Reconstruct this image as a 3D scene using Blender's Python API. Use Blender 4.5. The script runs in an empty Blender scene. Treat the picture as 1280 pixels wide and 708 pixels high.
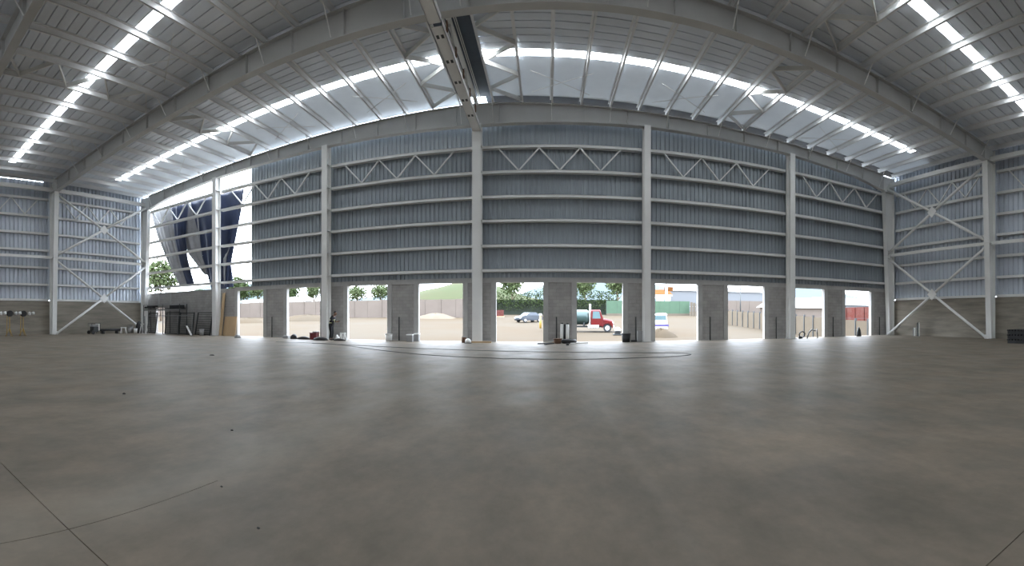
import bpy, bmesh, math, random
from mathutils import Matrix, Vector
random.seed(7)
scene = bpy.context.scene
col = scene.collection
PI = math.pi

# ------------------------------------------------------------------ camera, sky, sun, exposure
EYE = 1.4
FPX, CX, CY = 544.9, 683.9, 396.75          # a cylindrical phone panorama, about 135 degrees wide
cam_d = bpy.data.cameras.new('camera')
cam_d.type = 'PANO'
cam_d.panorama_type = 'CENTRAL_CYLINDRICAL'
cam_d.central_cylindrical_range_u_min = (0 - CX) / FPX
cam_d.central_cylindrical_range_u_max = (1280 - CX) / FPX
cam_d.central_cylindrical_range_v_min = (CY - 708) / FPX
cam_d.central_cylindrical_range_v_max = (CY - 0) / FPX
cam_d.central_cylindrical_radius = 1.0
cam_d.clip_end = 2000
cam = bpy.data.objects.new('camera', cam_d)
cam.location = (0, 0, EYE)
cam.rotation_euler = (PI / 2, 0, 0)
col.objects.link(cam)
scene.camera = cam

SKY = 9.0
w = bpy.data.worlds.new('overcast_sky')
scene.world = w
w.use_nodes = True
nt = w.node_tree
bg = nt.nodes['Background']
tcw = nt.nodes.new('ShaderNodeTexCoord')
sep = nt.nodes.new('ShaderNodeSeparateXYZ')
rmp = nt.nodes.new('ShaderNodeValToRGB')
rmp.color_ramp.elements[0].position = 0.0
rmp.color_ramp.elements[0].color = (0.84, 0.91, 1.0, 1)
rmp.color_ramp.elements[1].position = 1.0
rmp.color_ramp.elements[1].color = (0.72, 0.84, 1.0, 1)
nt.links.new(tcw.outputs['Generated'], sep.inputs[0])
nt.links.new(sep.outputs['Z'], rmp.inputs[0])
nt.links.new(rmp.outputs[0], bg.inputs[0])
bg.inputs[1].default_value = SKY

SUN = 7.0
sun_d = bpy.data.lights.new('sun', 'SUN')
sun_d.energy = SUN
sun_d.angle = math.radians(6)
sun_d.color = (1.0, 0.93, 0.82)
sun = bpy.data.objects.new('sun', sun_d)
sun.rotation_euler = Vector((0.55, -0.12, -1.2)).to_track_quat('-Z', 'Y').to_euler()
sun.location = (0, 60, 60)
col.objects.link(sun)

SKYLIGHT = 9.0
vs = scene.view_settings
vs.view_transform = 'Standard'
vs.look = 'None'
vs.exposure = 0.32
vs.gamma = 1.0
vs.use_curve_mapping = False

# ------------------------------------------------------------------ materials
MATS = {}
def mat(name, rgb, rough=0.6, metal=0.0, vary=0.0, vscale=3.0, bump=0.0, bscale=20.0, spec=0.5, emit=None, rgb2=None, stretch=(1, 1, 1), blocks=None):
    m = bpy.data.materials.new(name)
    m.use_nodes = True
    n, l = m.node_tree.nodes, m.node_tree.links
    b = n['Principled BSDF']
    b.inputs['Roughness'].default_value = rough
    b.inputs['Metallic'].default_value = metal
    b.inputs['Specular IOR Level'].default_value = spec
    c = (*rgb, 1)
    b.inputs['Base Color'].default_value = c
    tc = n.new('ShaderNodeTexCoord')
    mp = n.new('ShaderNodeMapping')
    mp.inputs['Scale'].default_value = stretch
    l.new(tc.outputs['Object'], mp.inputs[0])
    out = None
    if vary > 0 or rgb2:
        nz = n.new('ShaderNodeTexNoise')
        nz.inputs['Scale'].default_value = vscale
        nz.inputs['Detail'].default_value = 6
        nz.inputs['Roughness'].default_value = 0.6
        l.new(mp.outputs[0], nz.inputs['Vector'])
        r = n.new('ShaderNodeValToRGB')
        r.color_ramp.elements[0].position = 0.3
        r.color_ramp.elements[1].position = 0.7
        if rgb2:
            r.color_ramp.elements[0].color = (*rgb2, 1)
            r.color_ramp.elements[1].color = c
        else:
            r.color_ramp.elements[0].color = tuple(x * (1 - vary) for x in rgb) + (1,)
            r.color_ramp.elements[1].color = tuple(min(1, x * (1 + vary)) for x in rgb) + (1,)
        l.new(nz.outputs['Fac'], r.inputs[0])
        out = r.outputs[0]
    bumpsrc = None
    if blocks:
        # courses of concrete blocks, read along world axes (u = x + y, v = z)
        sp = n.new('ShaderNodeSeparateXYZ'); l.new(tc.outputs['Object'], sp.inputs[0])
        ad = n.new('ShaderNodeMath'); ad.operation = 'ADD'
        l.new(sp.outputs[0], ad.inputs[0]); l.new(sp.outputs[1], ad.inputs[1])
        cb = n.new('ShaderNodeCombineXYZ'); l.new(ad.outputs[0], cb.inputs[0]); l.new(sp.outputs[2], cb.inputs[1])
        br = n.new('ShaderNodeTexBrick')
        br.inputs['Scale'].default_value = 1.0
        br.inputs['Brick Width'].default_value = blocks[0]
        br.inputs['Row Height'].default_value = blocks[1]
        br.inputs['Mortar Size'].default_value = 0.012
        br.inputs['Color1'].default_value = (0.93, 0.93, 0.93, 1)
        br.inputs['Color2'].default_value = (1.06, 1.05, 1.03, 1)
        br.inputs['Mortar'].default_value = (0.84, 0.84, 0.84, 1)
        l.new(cb.outputs[0], br.inputs['Vector'])
        mx = n.new('ShaderNodeMixRGB'); mx.blend_type = 'MULTIPLY'; mx.inputs[0].default_value = 1
        if out: l.new(out, mx.inputs[1])
        else: mx.inputs[1].default_value = c
        l.new(br.outputs['Color'], mx.inputs[2])
        out = mx.outputs[0]
    if out: l.new(out, b.inputs['Base Color'])
    if bump > 0:
        nb = n.new('ShaderNodeTexNoise')
        nb.inputs['Scale'].default_value = bscale
        nb.inputs['Detail'].default_value = 4
        l.new(mp.outputs[0], nb.inputs['Vector'])
        bp = n.new('ShaderNodeBump')
        bp.inputs['Strength'].default_value = bump
        bp.inputs['Distance'].default_value = 0.02
        l.new(nb.outputs['Fac'], bp.inputs['Height'])
        l.new(bp.outputs[0], b.inputs['Normal'])
    if emit:
        b.inputs['Emission Color'].default_value = (*emit[0], 1)
        b.inputs['Emission Strength'].default_value = emit[1]
    MATS[name] = m
    return m

STEEL = mat('primed_steel', (0.5375, 0.5375, 0.5250), 0.5, 0, 0.06, 0.8)
STEEL_W = mat('pale_painted_steel', (0.80, 0.80, 0.78), 0.5, 0, 0.04, 1.0)
PURL = mat('purlin_paint', (0.8448, 0.8576, 0.8704), 0.5, 0, 0.05, 1.0)
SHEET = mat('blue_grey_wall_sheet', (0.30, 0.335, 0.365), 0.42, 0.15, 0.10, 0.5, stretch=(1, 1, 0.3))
SHEET_LIT = mat('side_sheet_lit', (0.560, 0.605, 0.672), 0.38, 0.15, 0.08, 0.5, stretch=(1, 1, 0.3))  # wall sheet again, paler: light on the side walls put into its colour
ROOF = mat('galvanised_roof_sheet', (0.78, 0.83, 0.89), 0.34, 0.08, 0.10, 0.7, bump=0.15, bscale=1.2, stretch=(0.35, 1, 1))
ROOF_S = mat('smooth_roof_liner', (0.84, 0.90, 0.96), 0.5, 0.0, 0.05, 0.6)
DARKV = mat('dark_ridge_vent', (0.075, 0.095, 0.125), 0.5, 0.2, 0.2, 2.0)
CONC = mat('cast_concrete', (0.4140, 0.4082, 0.3967), 0.8, 0, 0.12, 1.5, bump=0.2, bscale=30)
BLOCK = mat('concrete_blockwork', (0.3513, 0.3404, 0.3287), 0.85, 0, 0.16, 1.2, bump=0.2, bscale=40, blocks=(0.4, 0.2))
SIDEC = mat('board_marked_concrete', (0.248, 0.222, 0.184), 0.85, 0, 0.30, 1.1, bump=0.3, bscale=14, stretch=(0.35, 0.35, 3.0))
DARK = mat('joint_dark', (0.05, 0.05, 0.048), 0.9)
BLACK = mat('black_rubber', (0.018, 0.018, 0.02), 0.6)
DGREY = mat('dark_steel', (0.055, 0.06, 0.062), 0.5, 0.4)
NAVY = mat('navy_tarpaulin', (0.012, 0.022, 0.060), 0.5, 0, 0.25, 0.8)
TARPG = mat('silver_tarpaulin', (0.27, 0.27, 0.28), 0.55, 0, 0.15, 1.2)
WOOD = mat('plywood', (0.48, 0.34, 0.20), 0.7, 0, 0.12, 2.0, stretch=(1, 1, 0.2))
BROWN = mat('brown_rust', (0.14, 0.075, 0.045), 0.8, 0, 0.2, 6)
WHITE = mat('white_paint', (0.78, 0.78, 0.76), 0.5)
GREYP = mat('grey_plastic', (0.32, 0.32, 0.32), 0.6)
YELLOW = mat('yellow_paint', (0.42, 0.27, 0.06), 0.55, 0, 0.15, 5)
MAROON = mat('maroon_plastic', (0.16, 0.025, 0.03), 0.5)
CABLE = mat('dark_hose', (0.1500, 0.1500, 0.1425), 0.6)
GROUND = mat('dusty_yard', (0.071, 0.062, 0.050), 0.95, rgb2=(0.067, 0.050, 0.033), vscale=0.06, bump=0.3, bscale=3, spec=0.04)
PWALL = mat('beige_perimeter_wall', (0.135, 0.112, 0.096), 0.9, 0, 0.06, 0.4, spec=0.04)
CREAM = mat('cream_precast', (0.115, 0.097, 0.076), 0.9, 0, 0.07, 0.7, spec=0.04)
LEAF = mat('leaf_green', (0.050, 0.068, 0.028), 0.7, rgb2=(0.024, 0.037, 0.014), vscale=0.8, spec=0.04)
LEAF2 = mat('pale_leaf', (0.085, 0.105, 0.052), 0.7, rgb2=(0.048, 0.065, 0.027), vscale=0.8, spec=0.04)
BARK = mat('bark', (0.14, 0.10, 0.07), 0.9)
HEDGEW = mat('mossy_wall', (0.0347, 0.0415, 0.0326), 0.9, 0, 0.15, 1, spec=0.04)
GFENCE = mat('green_fence_sheet', (0.068, 0.108, 0.074), 0.7, 0, 0.05, 1, spec=0.04)
RED = mat('red_truck_paint', (0.1190, 0.0027, 0.0027), 0.3)
TEAL = mat('teal_tank_paint', (0.0415, 0.0714, 0.0673), 0.35, 0.1)
GLASSM = mat('vehicle_glass', (0.10, 0.16, 0.17), 0.1)
CHROME = mat('chrome', (0.70, 0.70, 0.70), 0.2, 0.8)
CARM = mat('dark_car_paint', (0.0405, 0.0495, 0.0630), 0.25, 0.3)
HUB = mat('wheel_hub', (0.60, 0.60, 0.60), 0.4)
PURPLE = mat('violet_band', (0.0800, 0.0650, 0.2100), 0.5)
ORANGE = mat('orange_roof', (0.1088, 0.0435, 0.0129), 0.8, 0, 0.1, 1, spec=0.04)
BRICKR = mat('red_brick', (0.0979, 0.0265, 0.0218), 0.85, rgb2=(0.1129, 0.0544, 0.0476), vscale=2.5, spec=0.04)
PALEW = mat('pale_warehouse', (0.140, 0.146, 0.155), 0.6, spec=0.04)
HILL = mat('hillside_grass', (0.046, 0.056, 0.03), 0.95, rgb2=(0.055, 0.052, 0.032), vscale=0.05, spec=0.04)
HILLB = mat('far_mountain_hazed', (0.0782, 0.0952, 0.1088), 0.95, rgb2=(0.0653, 0.0870, 0.0911), vscale=0.01, spec=0.04)  # distance haze put into the colour, pale and bluish
BLUEM = mat('blue_plastic', (0.06, 0.22, 0.50), 0.5)
CLOTH = mat('black_work_clothes', (0.012, 0.013, 0.017), 0.85)
SKIN = mat('skin', (0.22, 0.12, 0.08), 0.6)
HIVIS = mat('reflective_band', (0.62, 0.60, 0.36), 0.5)
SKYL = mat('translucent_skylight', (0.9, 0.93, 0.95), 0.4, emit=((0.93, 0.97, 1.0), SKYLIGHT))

# the liner panels by the end wall let a little daylight through
n, l = ROOF_S.node_tree.nodes, ROOF_S.node_tree.links
tl = n.new('ShaderNodeBsdfTranslucent'); tl.inputs[0].default_value = (0.86, 0.93, 1.0, 1)
ms = n.new('ShaderNodeMixShader'); ms.inputs[0].default_value = 0.011
l.new(n['Principled BSDF'].outputs[0], ms.inputs[1]); l.new(tl.outputs[0], ms.inputs[2]); l.new(ms.outputs[0], n['Material Output'].inputs[0])
# polished concrete floor
FLOOR = bpy.data.materials.new('power_floated_concrete'); FLOOR.use_nodes = True
n, l = FLOOR.node_tree.nodes, FLOOR.node_tree.links
b = n['Principled BSDF']
tc = n.new('ShaderNodeTexCoord')
def nz(scale, detail=6, rough=0.6, stretch=None):
    t = n.new('ShaderNodeTexNoise'); t.inputs['Scale'].default_value = scale
    t.inputs['Detail'].default_value = detail; t.inputs['Roughness'].default_value = rough
    if stretch:
        mp = n.new('ShaderNodeMapping'); mp.inputs['Scale'].default_value = stretch
        mp.inputs['Rotation'].default_value = (0, 0, 0.5)
        l.new(tc.outputs['Object'], mp.inputs[0]); l.new(mp.outputs[0], t.inputs['Vector'])
    else: l.new(tc.outputs['Object'], t.inputs['Vector'])
    return t
def ramp(src, stops):
    r = n.new('ShaderNodeValToRGB')
    while len(r.color_ramp.elements) < len(stops): r.color_ramp.elements.new(0.5)
    for e, (p, c) in zip(r.color_ramp.elements, stops): e.position = p; e.color = (*c, 1)
    l.new(src.outputs['Fac'], r.inputs[0]); return r
r1 = ramp(nz(0.55, 7), [(0.33, (0.1820, 0.1601, 0.1310)), (0.5, (0.2167, 0.1855, 0.1500)), (0.68, (0.2386, 0.2007, 0.1606))])
r2 = ramp(nz(1.6, 8, 0.68, (1.0, 0.55, 1)), [(0.34, (0.76, 0.78, 0.77)), (0.66, (1.14, 1.12, 1.10))])
mx = n.new('ShaderNodeMixRGB'); mx.blend_type = 'MULTIPLY'; mx.inputs[0].default_value = 1
l.new(r1.outputs[0], mx.inputs[1]); l.new(r2.outputs[0], mx.inputs[2])
r3 = ramp(nz(7.0, 6, 0.7), [(0.3, (0.95, 0.95, 0.95)), (0.7, (1.05, 1.05, 1.05))])
mx2 = n.new('ShaderNodeMixRGB'); mx2.blend_type = 'MULTIPLY'; mx2.inputs[0].default_value = 1
l.new(mx.outputs[0], mx2.inputs[1]); l.new(r3.outputs[0], mx2.inputs[2])
spx = n.new('ShaderNodeSeparateXYZ'); l.new(tc.outputs['Object'], spx.inputs[0])
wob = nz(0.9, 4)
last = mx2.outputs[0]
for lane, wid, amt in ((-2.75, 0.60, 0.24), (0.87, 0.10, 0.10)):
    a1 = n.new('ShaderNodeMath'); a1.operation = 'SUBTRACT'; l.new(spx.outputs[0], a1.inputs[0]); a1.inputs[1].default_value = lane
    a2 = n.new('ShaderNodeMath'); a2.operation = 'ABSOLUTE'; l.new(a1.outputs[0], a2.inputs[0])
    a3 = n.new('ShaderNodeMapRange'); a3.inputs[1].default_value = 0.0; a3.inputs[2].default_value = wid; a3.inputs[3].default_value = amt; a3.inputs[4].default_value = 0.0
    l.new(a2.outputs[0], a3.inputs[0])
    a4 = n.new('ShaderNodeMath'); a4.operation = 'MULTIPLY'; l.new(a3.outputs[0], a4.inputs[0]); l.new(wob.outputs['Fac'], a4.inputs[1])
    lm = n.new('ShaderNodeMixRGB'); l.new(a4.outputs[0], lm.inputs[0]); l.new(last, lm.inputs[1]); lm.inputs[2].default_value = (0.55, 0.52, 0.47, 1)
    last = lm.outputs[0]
l.new(last, b.inputs['Base Color'])
rr = n.new('ShaderNodeMapRange'); rr.inputs[1].default_value = 0.3; rr.inputs[2].default_value = 0.7
rr.inputs[3].default_value = 0.44; rr.inputs[4].default_value = 0.60
l.new(nz(1.1).outputs['Fac'], rr.inputs[0]); l.new(rr.outputs[0], b.inputs['Roughness'])
b.inputs['Specular IOR Level'].default_value = 0.07

# ------------------------------------------------------------------ helpers
WLOC = {}
class MB:
    """collects shapes in world coordinates (through an optional matrix) and links them as one mesh object"""
    def __init__(self, M=None): self.v = []; self.f = []; self.mi = []; self.M = M; self.cur = 0; self.sm = []
    def add(self, vs, fs, smooth=False):
        o = len(self.v)
        for p in vs: self.v.append(self.M @ Vector(p) if self.M else Vector(p))
        for f in fs: self.f.append([o + i for i in f]); self.mi.append(self.cur); self.sm.append(smooth)
        return self
    def box(self, x0, x1, y0, y1, z0, z1):
        return self.add([(x0,y0,z0),(x1,y0,z0),(x1,y1,z0),(x0,y1,z0),(x0,y0,z1),(x1,y0,z1),(x1,y1,z1),(x0,y1,z1)],
                        [(0,3,2,1),(4,5,6,7),(0,1,5,4),(1,2,6,5),(2,3,7,6),(3,0,4,7)])
    def bar(self, a, b, w, h, up=(0, 0, 1)):
        a, b = Vector(a), Vector(b); d = (b - a).normalized(); u = Vector(up)
        s = d.cross(u)
        if s.length < 1e-4: s = d.cross(Vector((0, 1, 0)))
        s.normalize(); u = s.cross(d).normalized()
        s *= w / 2; u *= h / 2
        return self.add([a-s-u, a+s-u, a+s+u, a-s+u, b-s-u, b+s-u, b+s+u, b-s+u],
                        [(0,1,2,3),(7,6,5,4),(0,4,5,1),(1,5,6,2),(2,6,7,3),(3,7,4,0)])
    def tube(self, pts, r, n=8, cap=True):
        pts = [Vector(p) for p in pts]; rs = r if isinstance(r, (list, tuple)) else [r] * len(pts)
        vs, fs = [], []
        for i, p in enumerate(pts):
            d = (pts[min(i+1, len(pts)-1)] - pts[max(i-1, 0)]).normalized()
            s = d.cross(Vector((0, 0, 1)))
            if s.length < 1e-3: s = d.cross(Vector((0, 1, 0)))
            s.normalize(); u = s.cross(d)
            for k in range(n):
                a = 2 * PI * k / n
                vs.append(p + (s * math.cos(a) + u * math.sin(a)) * rs[i])
        for i in range(len(pts) - 1):
            for k in range(n):
                fs.append((i*n+k, i*n+(k+1) % n, (i+1)*n+(k+1) % n, (i+1)*n+k))
        self.add(vs, fs, True)
        if cap:
            o = len(self.v) - len(vs)
            self.f.append([o + k for k in range(n)][::-1]); self.mi.append(self.cur); self.sm.append(False)
            self.f.append([o + (len(pts)-1)*n + k for k in range(n)]); self.mi.append(self.cur); self.sm.append(False)
        return self
    def lathe(self, c, prof, n=16):
        c = Vector(c); vs, fs = [], []
        for (r, z) in prof:
            for k in range(n): vs.append(c + Vector((r*math.cos(2*PI*k/n), r*math.sin(2*PI*k/n), z)))
        for i in range(len(prof) - 1):
            for k in range(n): fs.append((i*n+k, i*n+(k+1) % n, (i+1)*n+(k+1) % n, (i+1)*n+k))
        self.add(vs, fs, True)
        o = len(self.v) - len(vs)
        for ring, rev in ((0, True), (len(prof)-1, False)):
            f = [o + ring*n + k for k in range(n)]
            self.f.append(f[::-1] if rev else f); self.mi.append(self.cur); self.sm.append(False)
        return self
    def prism(self, poly, y0, y1):
        """polygon in x,z extruded along y"""
        m = len(poly)
        return self.add([(x, y0, z) for x, z in poly] + [(x, y1, z) for x, z in poly],
                        [tuple(range(m)), tuple(range(2*m-1, m-1, -1))] + [(i, i+m, (i+1) % m + m, (i+1) % m) for i in range(m)])
    def build(self, name, material, parent=None, kind=None):
        me = bpy.data.meshes.new(name)
        off = WLOC.get(parent.name, Vector()) if parent else Vector()
        me.from_pydata([tuple(p - off) for p in self.v], [], self.f)
        ms = material if isinstance(material, (list, tuple)) else [material]
        for m in ms: me.materials.append(m)
        for p, i, s in zip(me.polygons, self.mi, self.sm): p.material_index = i; p.use_smooth = s
        me.validate(); me.update()
        o = bpy.data.objects.new(name, me); col.objects.link(o)
        if parent: o.parent = parent; WLOC[o.name] = off.copy()
        else: WLOC[o.name] = Vector()
        if kind: o['kind'] = kind
        return o
def thing(name, label, cat, loc=(0, 0, 0), group=None, kind=None):
    o = bpy.data.objects.new(name, None); o.empty_display_size = 0.2; col.objects.link(o)
    o.location = loc; WLOC[o.name] = Vector(loc)
    if label: o['label'] = label
    if cat: o['category'] = cat
    if group: o['group'] = group
    if kind: o['kind'] = kind
    return o
def tag(o, label, cat, group=None, kind=None):
    o['label'] = label; o['category'] = cat
    if group: o['group'] = group
    if kind: o['kind'] = kind
    return o
def inst(src, parent, loc):
    """a copy of a part, its mesh shared, moved by loc"""
    o = src.copy(); col.objects.link(o); o.parent = parent; o.location = loc
    return o
def xz(px, Y): return Y * math.tan((px - CX) / FPX)
def zz(px, py, Y): return EYE + (CY - py) / FPX * Y / math.cos((px - CX) / FPX)
def bevel(o, wdt=0.02, seg=2):
    m = o.modifiers.new('bevel', 'BEVEL'); m.width = wdt; m.segments = seg; m.limit_method = 'ANGLE'
    return o

# ------------------------------------------------------------------ the hall's main dimensions
RX, BAY = -3.89, 9.48
XL, XR = RX - 3*BAY, RX + 3*BAY             # outer faces of the frame columns
YF = [24.2, 15.0, 5.8, -3.4, -12.6]         # frames, end wall first
ZR, SL = 13.35, 0.035                        # rafter top at the ridge, roof slope
def zt(x): return ZR - SL * abs(x - RX)
G = [11.0, 9.58, 8.19, 6.83, 5.425, 4.04]   # girt heights
PUR = [0.9 + 1.62*k for k in range(17)] + [28.3]

# ---- floor: slabs with saw cuts between them
floor = thing('floor', None, None, (0, 0, 0), kind='structure')
JX, JY, JE = -2.56, 1.31, 2.72
MB().box(XL-.6, XR+.6, -12.6, 24.95, -.30, -.03).build('subfloor', DARK, floor)
gj = .004
for (x0, x1, y0, y1) in ((XL-.6, XR+.6, JE, 24.95), (XL-.6, JX-gj, JY+gj, JE), (JX+gj, XR+.6, JY+gj, JE), (XL-.6, JX-gj, -12.6, JY-gj), (JX+gj, XR+.6, -12.6, JY-gj)):
    MB().box(x0, x1, y0, y1, -.03, 0).build('slab', FLOOR, floor)

# ---- ground outside: low beside the dock, rising away from it
def gz(y): return -1.1 + 0.0436 * max(0, min(y, 125) - 25)
m = MB()
gx = [-260, -180, -120, -80, -50, -33.2, -10, 10, 25.3, 40, 70, 120, 200]
gy = [-120, -60, -13, 24.9, 25, 35, 45, 60, 80, 100, 125, 300]
m.add([(x, y, gz(y)) for y in gy for x in gx], [(j*13+i, j*13+i+1, (j+1)*13+i+1, (j+1)*13+i) for j in range(11) for i in range(12)])
ground = m.build('ground', GROUND, kind='structure')
m = MB(); m.box(XL-.62, XR+.62, -12.61, 24.93, -1.12, -.30)
m.build('floor_dock_edge', CONC, kind='structure')

# ---- corrugated sheets
def corr(u0, u1, z0, ztop, place, out, p=.265, dep=.062):
    """one ribbed sheet: u along the wall, place(u, depth, z) gives the point"""
    m = MB(); prof = []; u = u0; q = p / .265
    while u < u1 - .01:
        for du, d in ((0, 0), (.095, 0), (.120, dep), (.240, dep)):
            if u + du*q <= u1: prof.append((u + du*q, d))
        u += p
    prof.append((u1, 0))
    vs = [place(a, d * out, z0) for a, d in prof] + [place(a, d * out, ztop(a)) for a, d in prof]
    k = len(prof)
    m.add(vs, [(i, i+1, k+i+1, k+i) for i in range(k-1)])
    return m

# ---- end wall
wb = thing('wall_back', None, None, (0, 24.6, 0), kind='structure')
YW = 24.62                                   # inner face of the blockwork
SH0 = -19.9                                  # the sheeting starts here; beyond it the wall is still open
u = SH0
while u < XR + .3:
    e = min(u + 1.06, XR + .35)
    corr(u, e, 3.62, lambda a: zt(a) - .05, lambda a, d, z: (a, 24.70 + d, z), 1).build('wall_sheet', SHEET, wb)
    u += 1.06
for gi, z in enumerate(G):
    for k in range(6):
        a, e = XL + k*BAY, XL + (k+1)*BAY
        a += .5 if k == 0 else .2; e -= .7 if k == 5 else .2
        m = MB(); m.box(a, e, 24.40, 24.66, z-.09, z-.07); m.box(a, e, 24.40, 24.42, z-.09, z+.09); m.box(a, e, 24.40, 24.66, z+.07, z+.09)
        m.build('girt', STEEL_W, wb)
for k in range(6):                           # zigzag wind truss between the two top girts
    x = XL + k*BAY + 1.15
    for j in range(6):
        za, zb = (G[0]-.08, G[1]+.08) if j % 2 == 0 else (G[1]+.08, G[0]-.08)
        MB().bar((x + j*1.15, 24.46, za), (x + (j+1)*1.15, 24.46, zb), .07, .09, (0, 1, 0)).build('truss_diagonal', STEEL_W, wb)
# dock openings in the blockwork
DOORS = [(296.7, 329), (358.4, 400), (434, 484), (523, 578.5), (620, 679), (721, 778.7), (819, 872.7), (910, 955.8), (992, 1030.6), (1056.8, 1089)]
DX = [(xz(a, YW), xz(b_, YW)) for a, b_ in DOORS]
HEAD, CT = 3.37, 3.64
MB().box(DX[0][0] - .25, XR+.3, YW, YW+.28, HEAD, CT).build('lintel', CONC, wb)
edges = [(DX[i][1], DX[i+1][0]) for i in range(9)] + [(DX[9][1], XR + .3)]
for i, (a, e) in enumerate(edges):
    jw = .28
    MB().box(a, a+jw, YW, YW+.28, 0, HEAD).build('pier_column', CONC, wb)
    if i < 9: MB().box(e-jw, e, YW, YW+.28, 0, HEAD).build('pier_column', CONC, wb)
    MB().box(a+jw, e-(jw if i < 9 else 0), YW+.06, YW+.24, 0, HEAD).build('block_infill', BLOCK, wb)
    MB().tube([(a + .34*(e-a) + .1, YW-.03, 0), (a + .34*(e-a) + .1, YW-.03, 1.42)], .035, 6).build('conduit', DGREY, wb)
    MB().box(a+jw, e-(jw if i < 9 else 0), YW-.02, YW+.05, 0, .07).build('kerb', CONC, wb)
# solid blockwork at the open left bay with a small doorway
sa, sb, sh = xz(195, YW), xz(206, YW), 2.24
MB().box(XL-.3, sa, YW, YW+.24, 0, CT-.06).build('block_infill', BLOCK, wb)
MB().box(sa, sb, YW, YW+.24, sh, CT-.06).build('block_infill', BLOCK, wb)
MB().box(sb, DX[0][0]-.25, YW, YW+.24, 0, CT-.06).build('block_infill', BLOCK, wb)
MB().box(DX[0][0]-.25, DX[0][0], YW, YW+.28, 0, HEAD).build('pier_column', CONC, wb)
for k in (0.6, 2.2):
    MB().box(sa-.25+k, sa-.05+k, YW-.03, YW, sh+.1, CT-.06).build('pier_column', CONC, wb)

# ---- side walls
for side, sx, wx in (('left', -1, XL - .12), ('right', 1, XR + .12)):
    ws = thing('wall_' + side, None, None, (wx, 6, 0), kind='structure')
    u = YF[4]
    while u < 24.6:
        e = min(u + 1.08, 24.7)
        corr(u, e, 2.80, lambda a: 12.605 if u > 14.2 else (12.46 if sx < 0 else 12.57), lambda a, d, z: (wx + sx*(.22 + d), a, z), 1, .36, .095).build('wall_sheet', SHEET_LIT, ws)
        u += 1.08
    MB().box(min(wx, wx+sx*.25), max(wx, wx+sx*.25), YF[4], 24.6, 0, 2.72).build('concrete_upstand', SIDEC, ws)
    for k in range(4):
        y0, y1 = YF[k+1] + .22, YF[k] - .22
        for z in G + [2.80]:
            m = MB(); xa, xb = sorted((wx - sx*.02, wx + sx*.20)); xi = wx - sx*.02; xj = sorted((xi, xi + sx*.02))
            m.box(xa, xb, y0, y1, z-.09, z-.07); m.box(xj[0], xj[1], y0, y1, z-.09, z+.09); m.box(xa, xb, y0, y1, z+.07, z+.09)
            m.build('girt', STEEL_W, ws)
        for j in range(6):
            y = y0 + .9 + j*1.15
            za, zb = (G[0]-.08, G[1]+.08) if j % 2 == 0 else (G[1]+.08, G[0]-.08)
            MB().bar((wx, y, za), (wx, y+1.15, zb), .07, .09, (1, 0, 0)).build('truss_diagonal', STEEL_W, ws)
        xs_ = wx - sx*.42
        MB().box(xs_-.11, xs_+.11, y0-.1, y1+.1, 6.13, 6.33).build('tie_beam', STEEL_W, ws)
        xe = wx - sx*.55
        MB().box(xe-.12, xe+.12, y0-.1, y1+.1, 11.52, 11.80).build('eave_beam', STEEL_W, ws)

# ---- unseen end wall added behind the viewer to dim the near floor; has a gateway
wf = thing('wall_front_added', None, None, (RX, YF[4], 0), kind='structure')
for xa, xb, za, zb in ((XL-.4, -7, 0, 12.9), (-1, XR+.4, 0, 12.9), (-7, -1, 4.5, 13.4)):
    MB().box(xa, xb, YF[4]-.15, YF[4]-.05, za, zb).build('wall_sheet', SHEET_LIT, wf)

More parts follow.
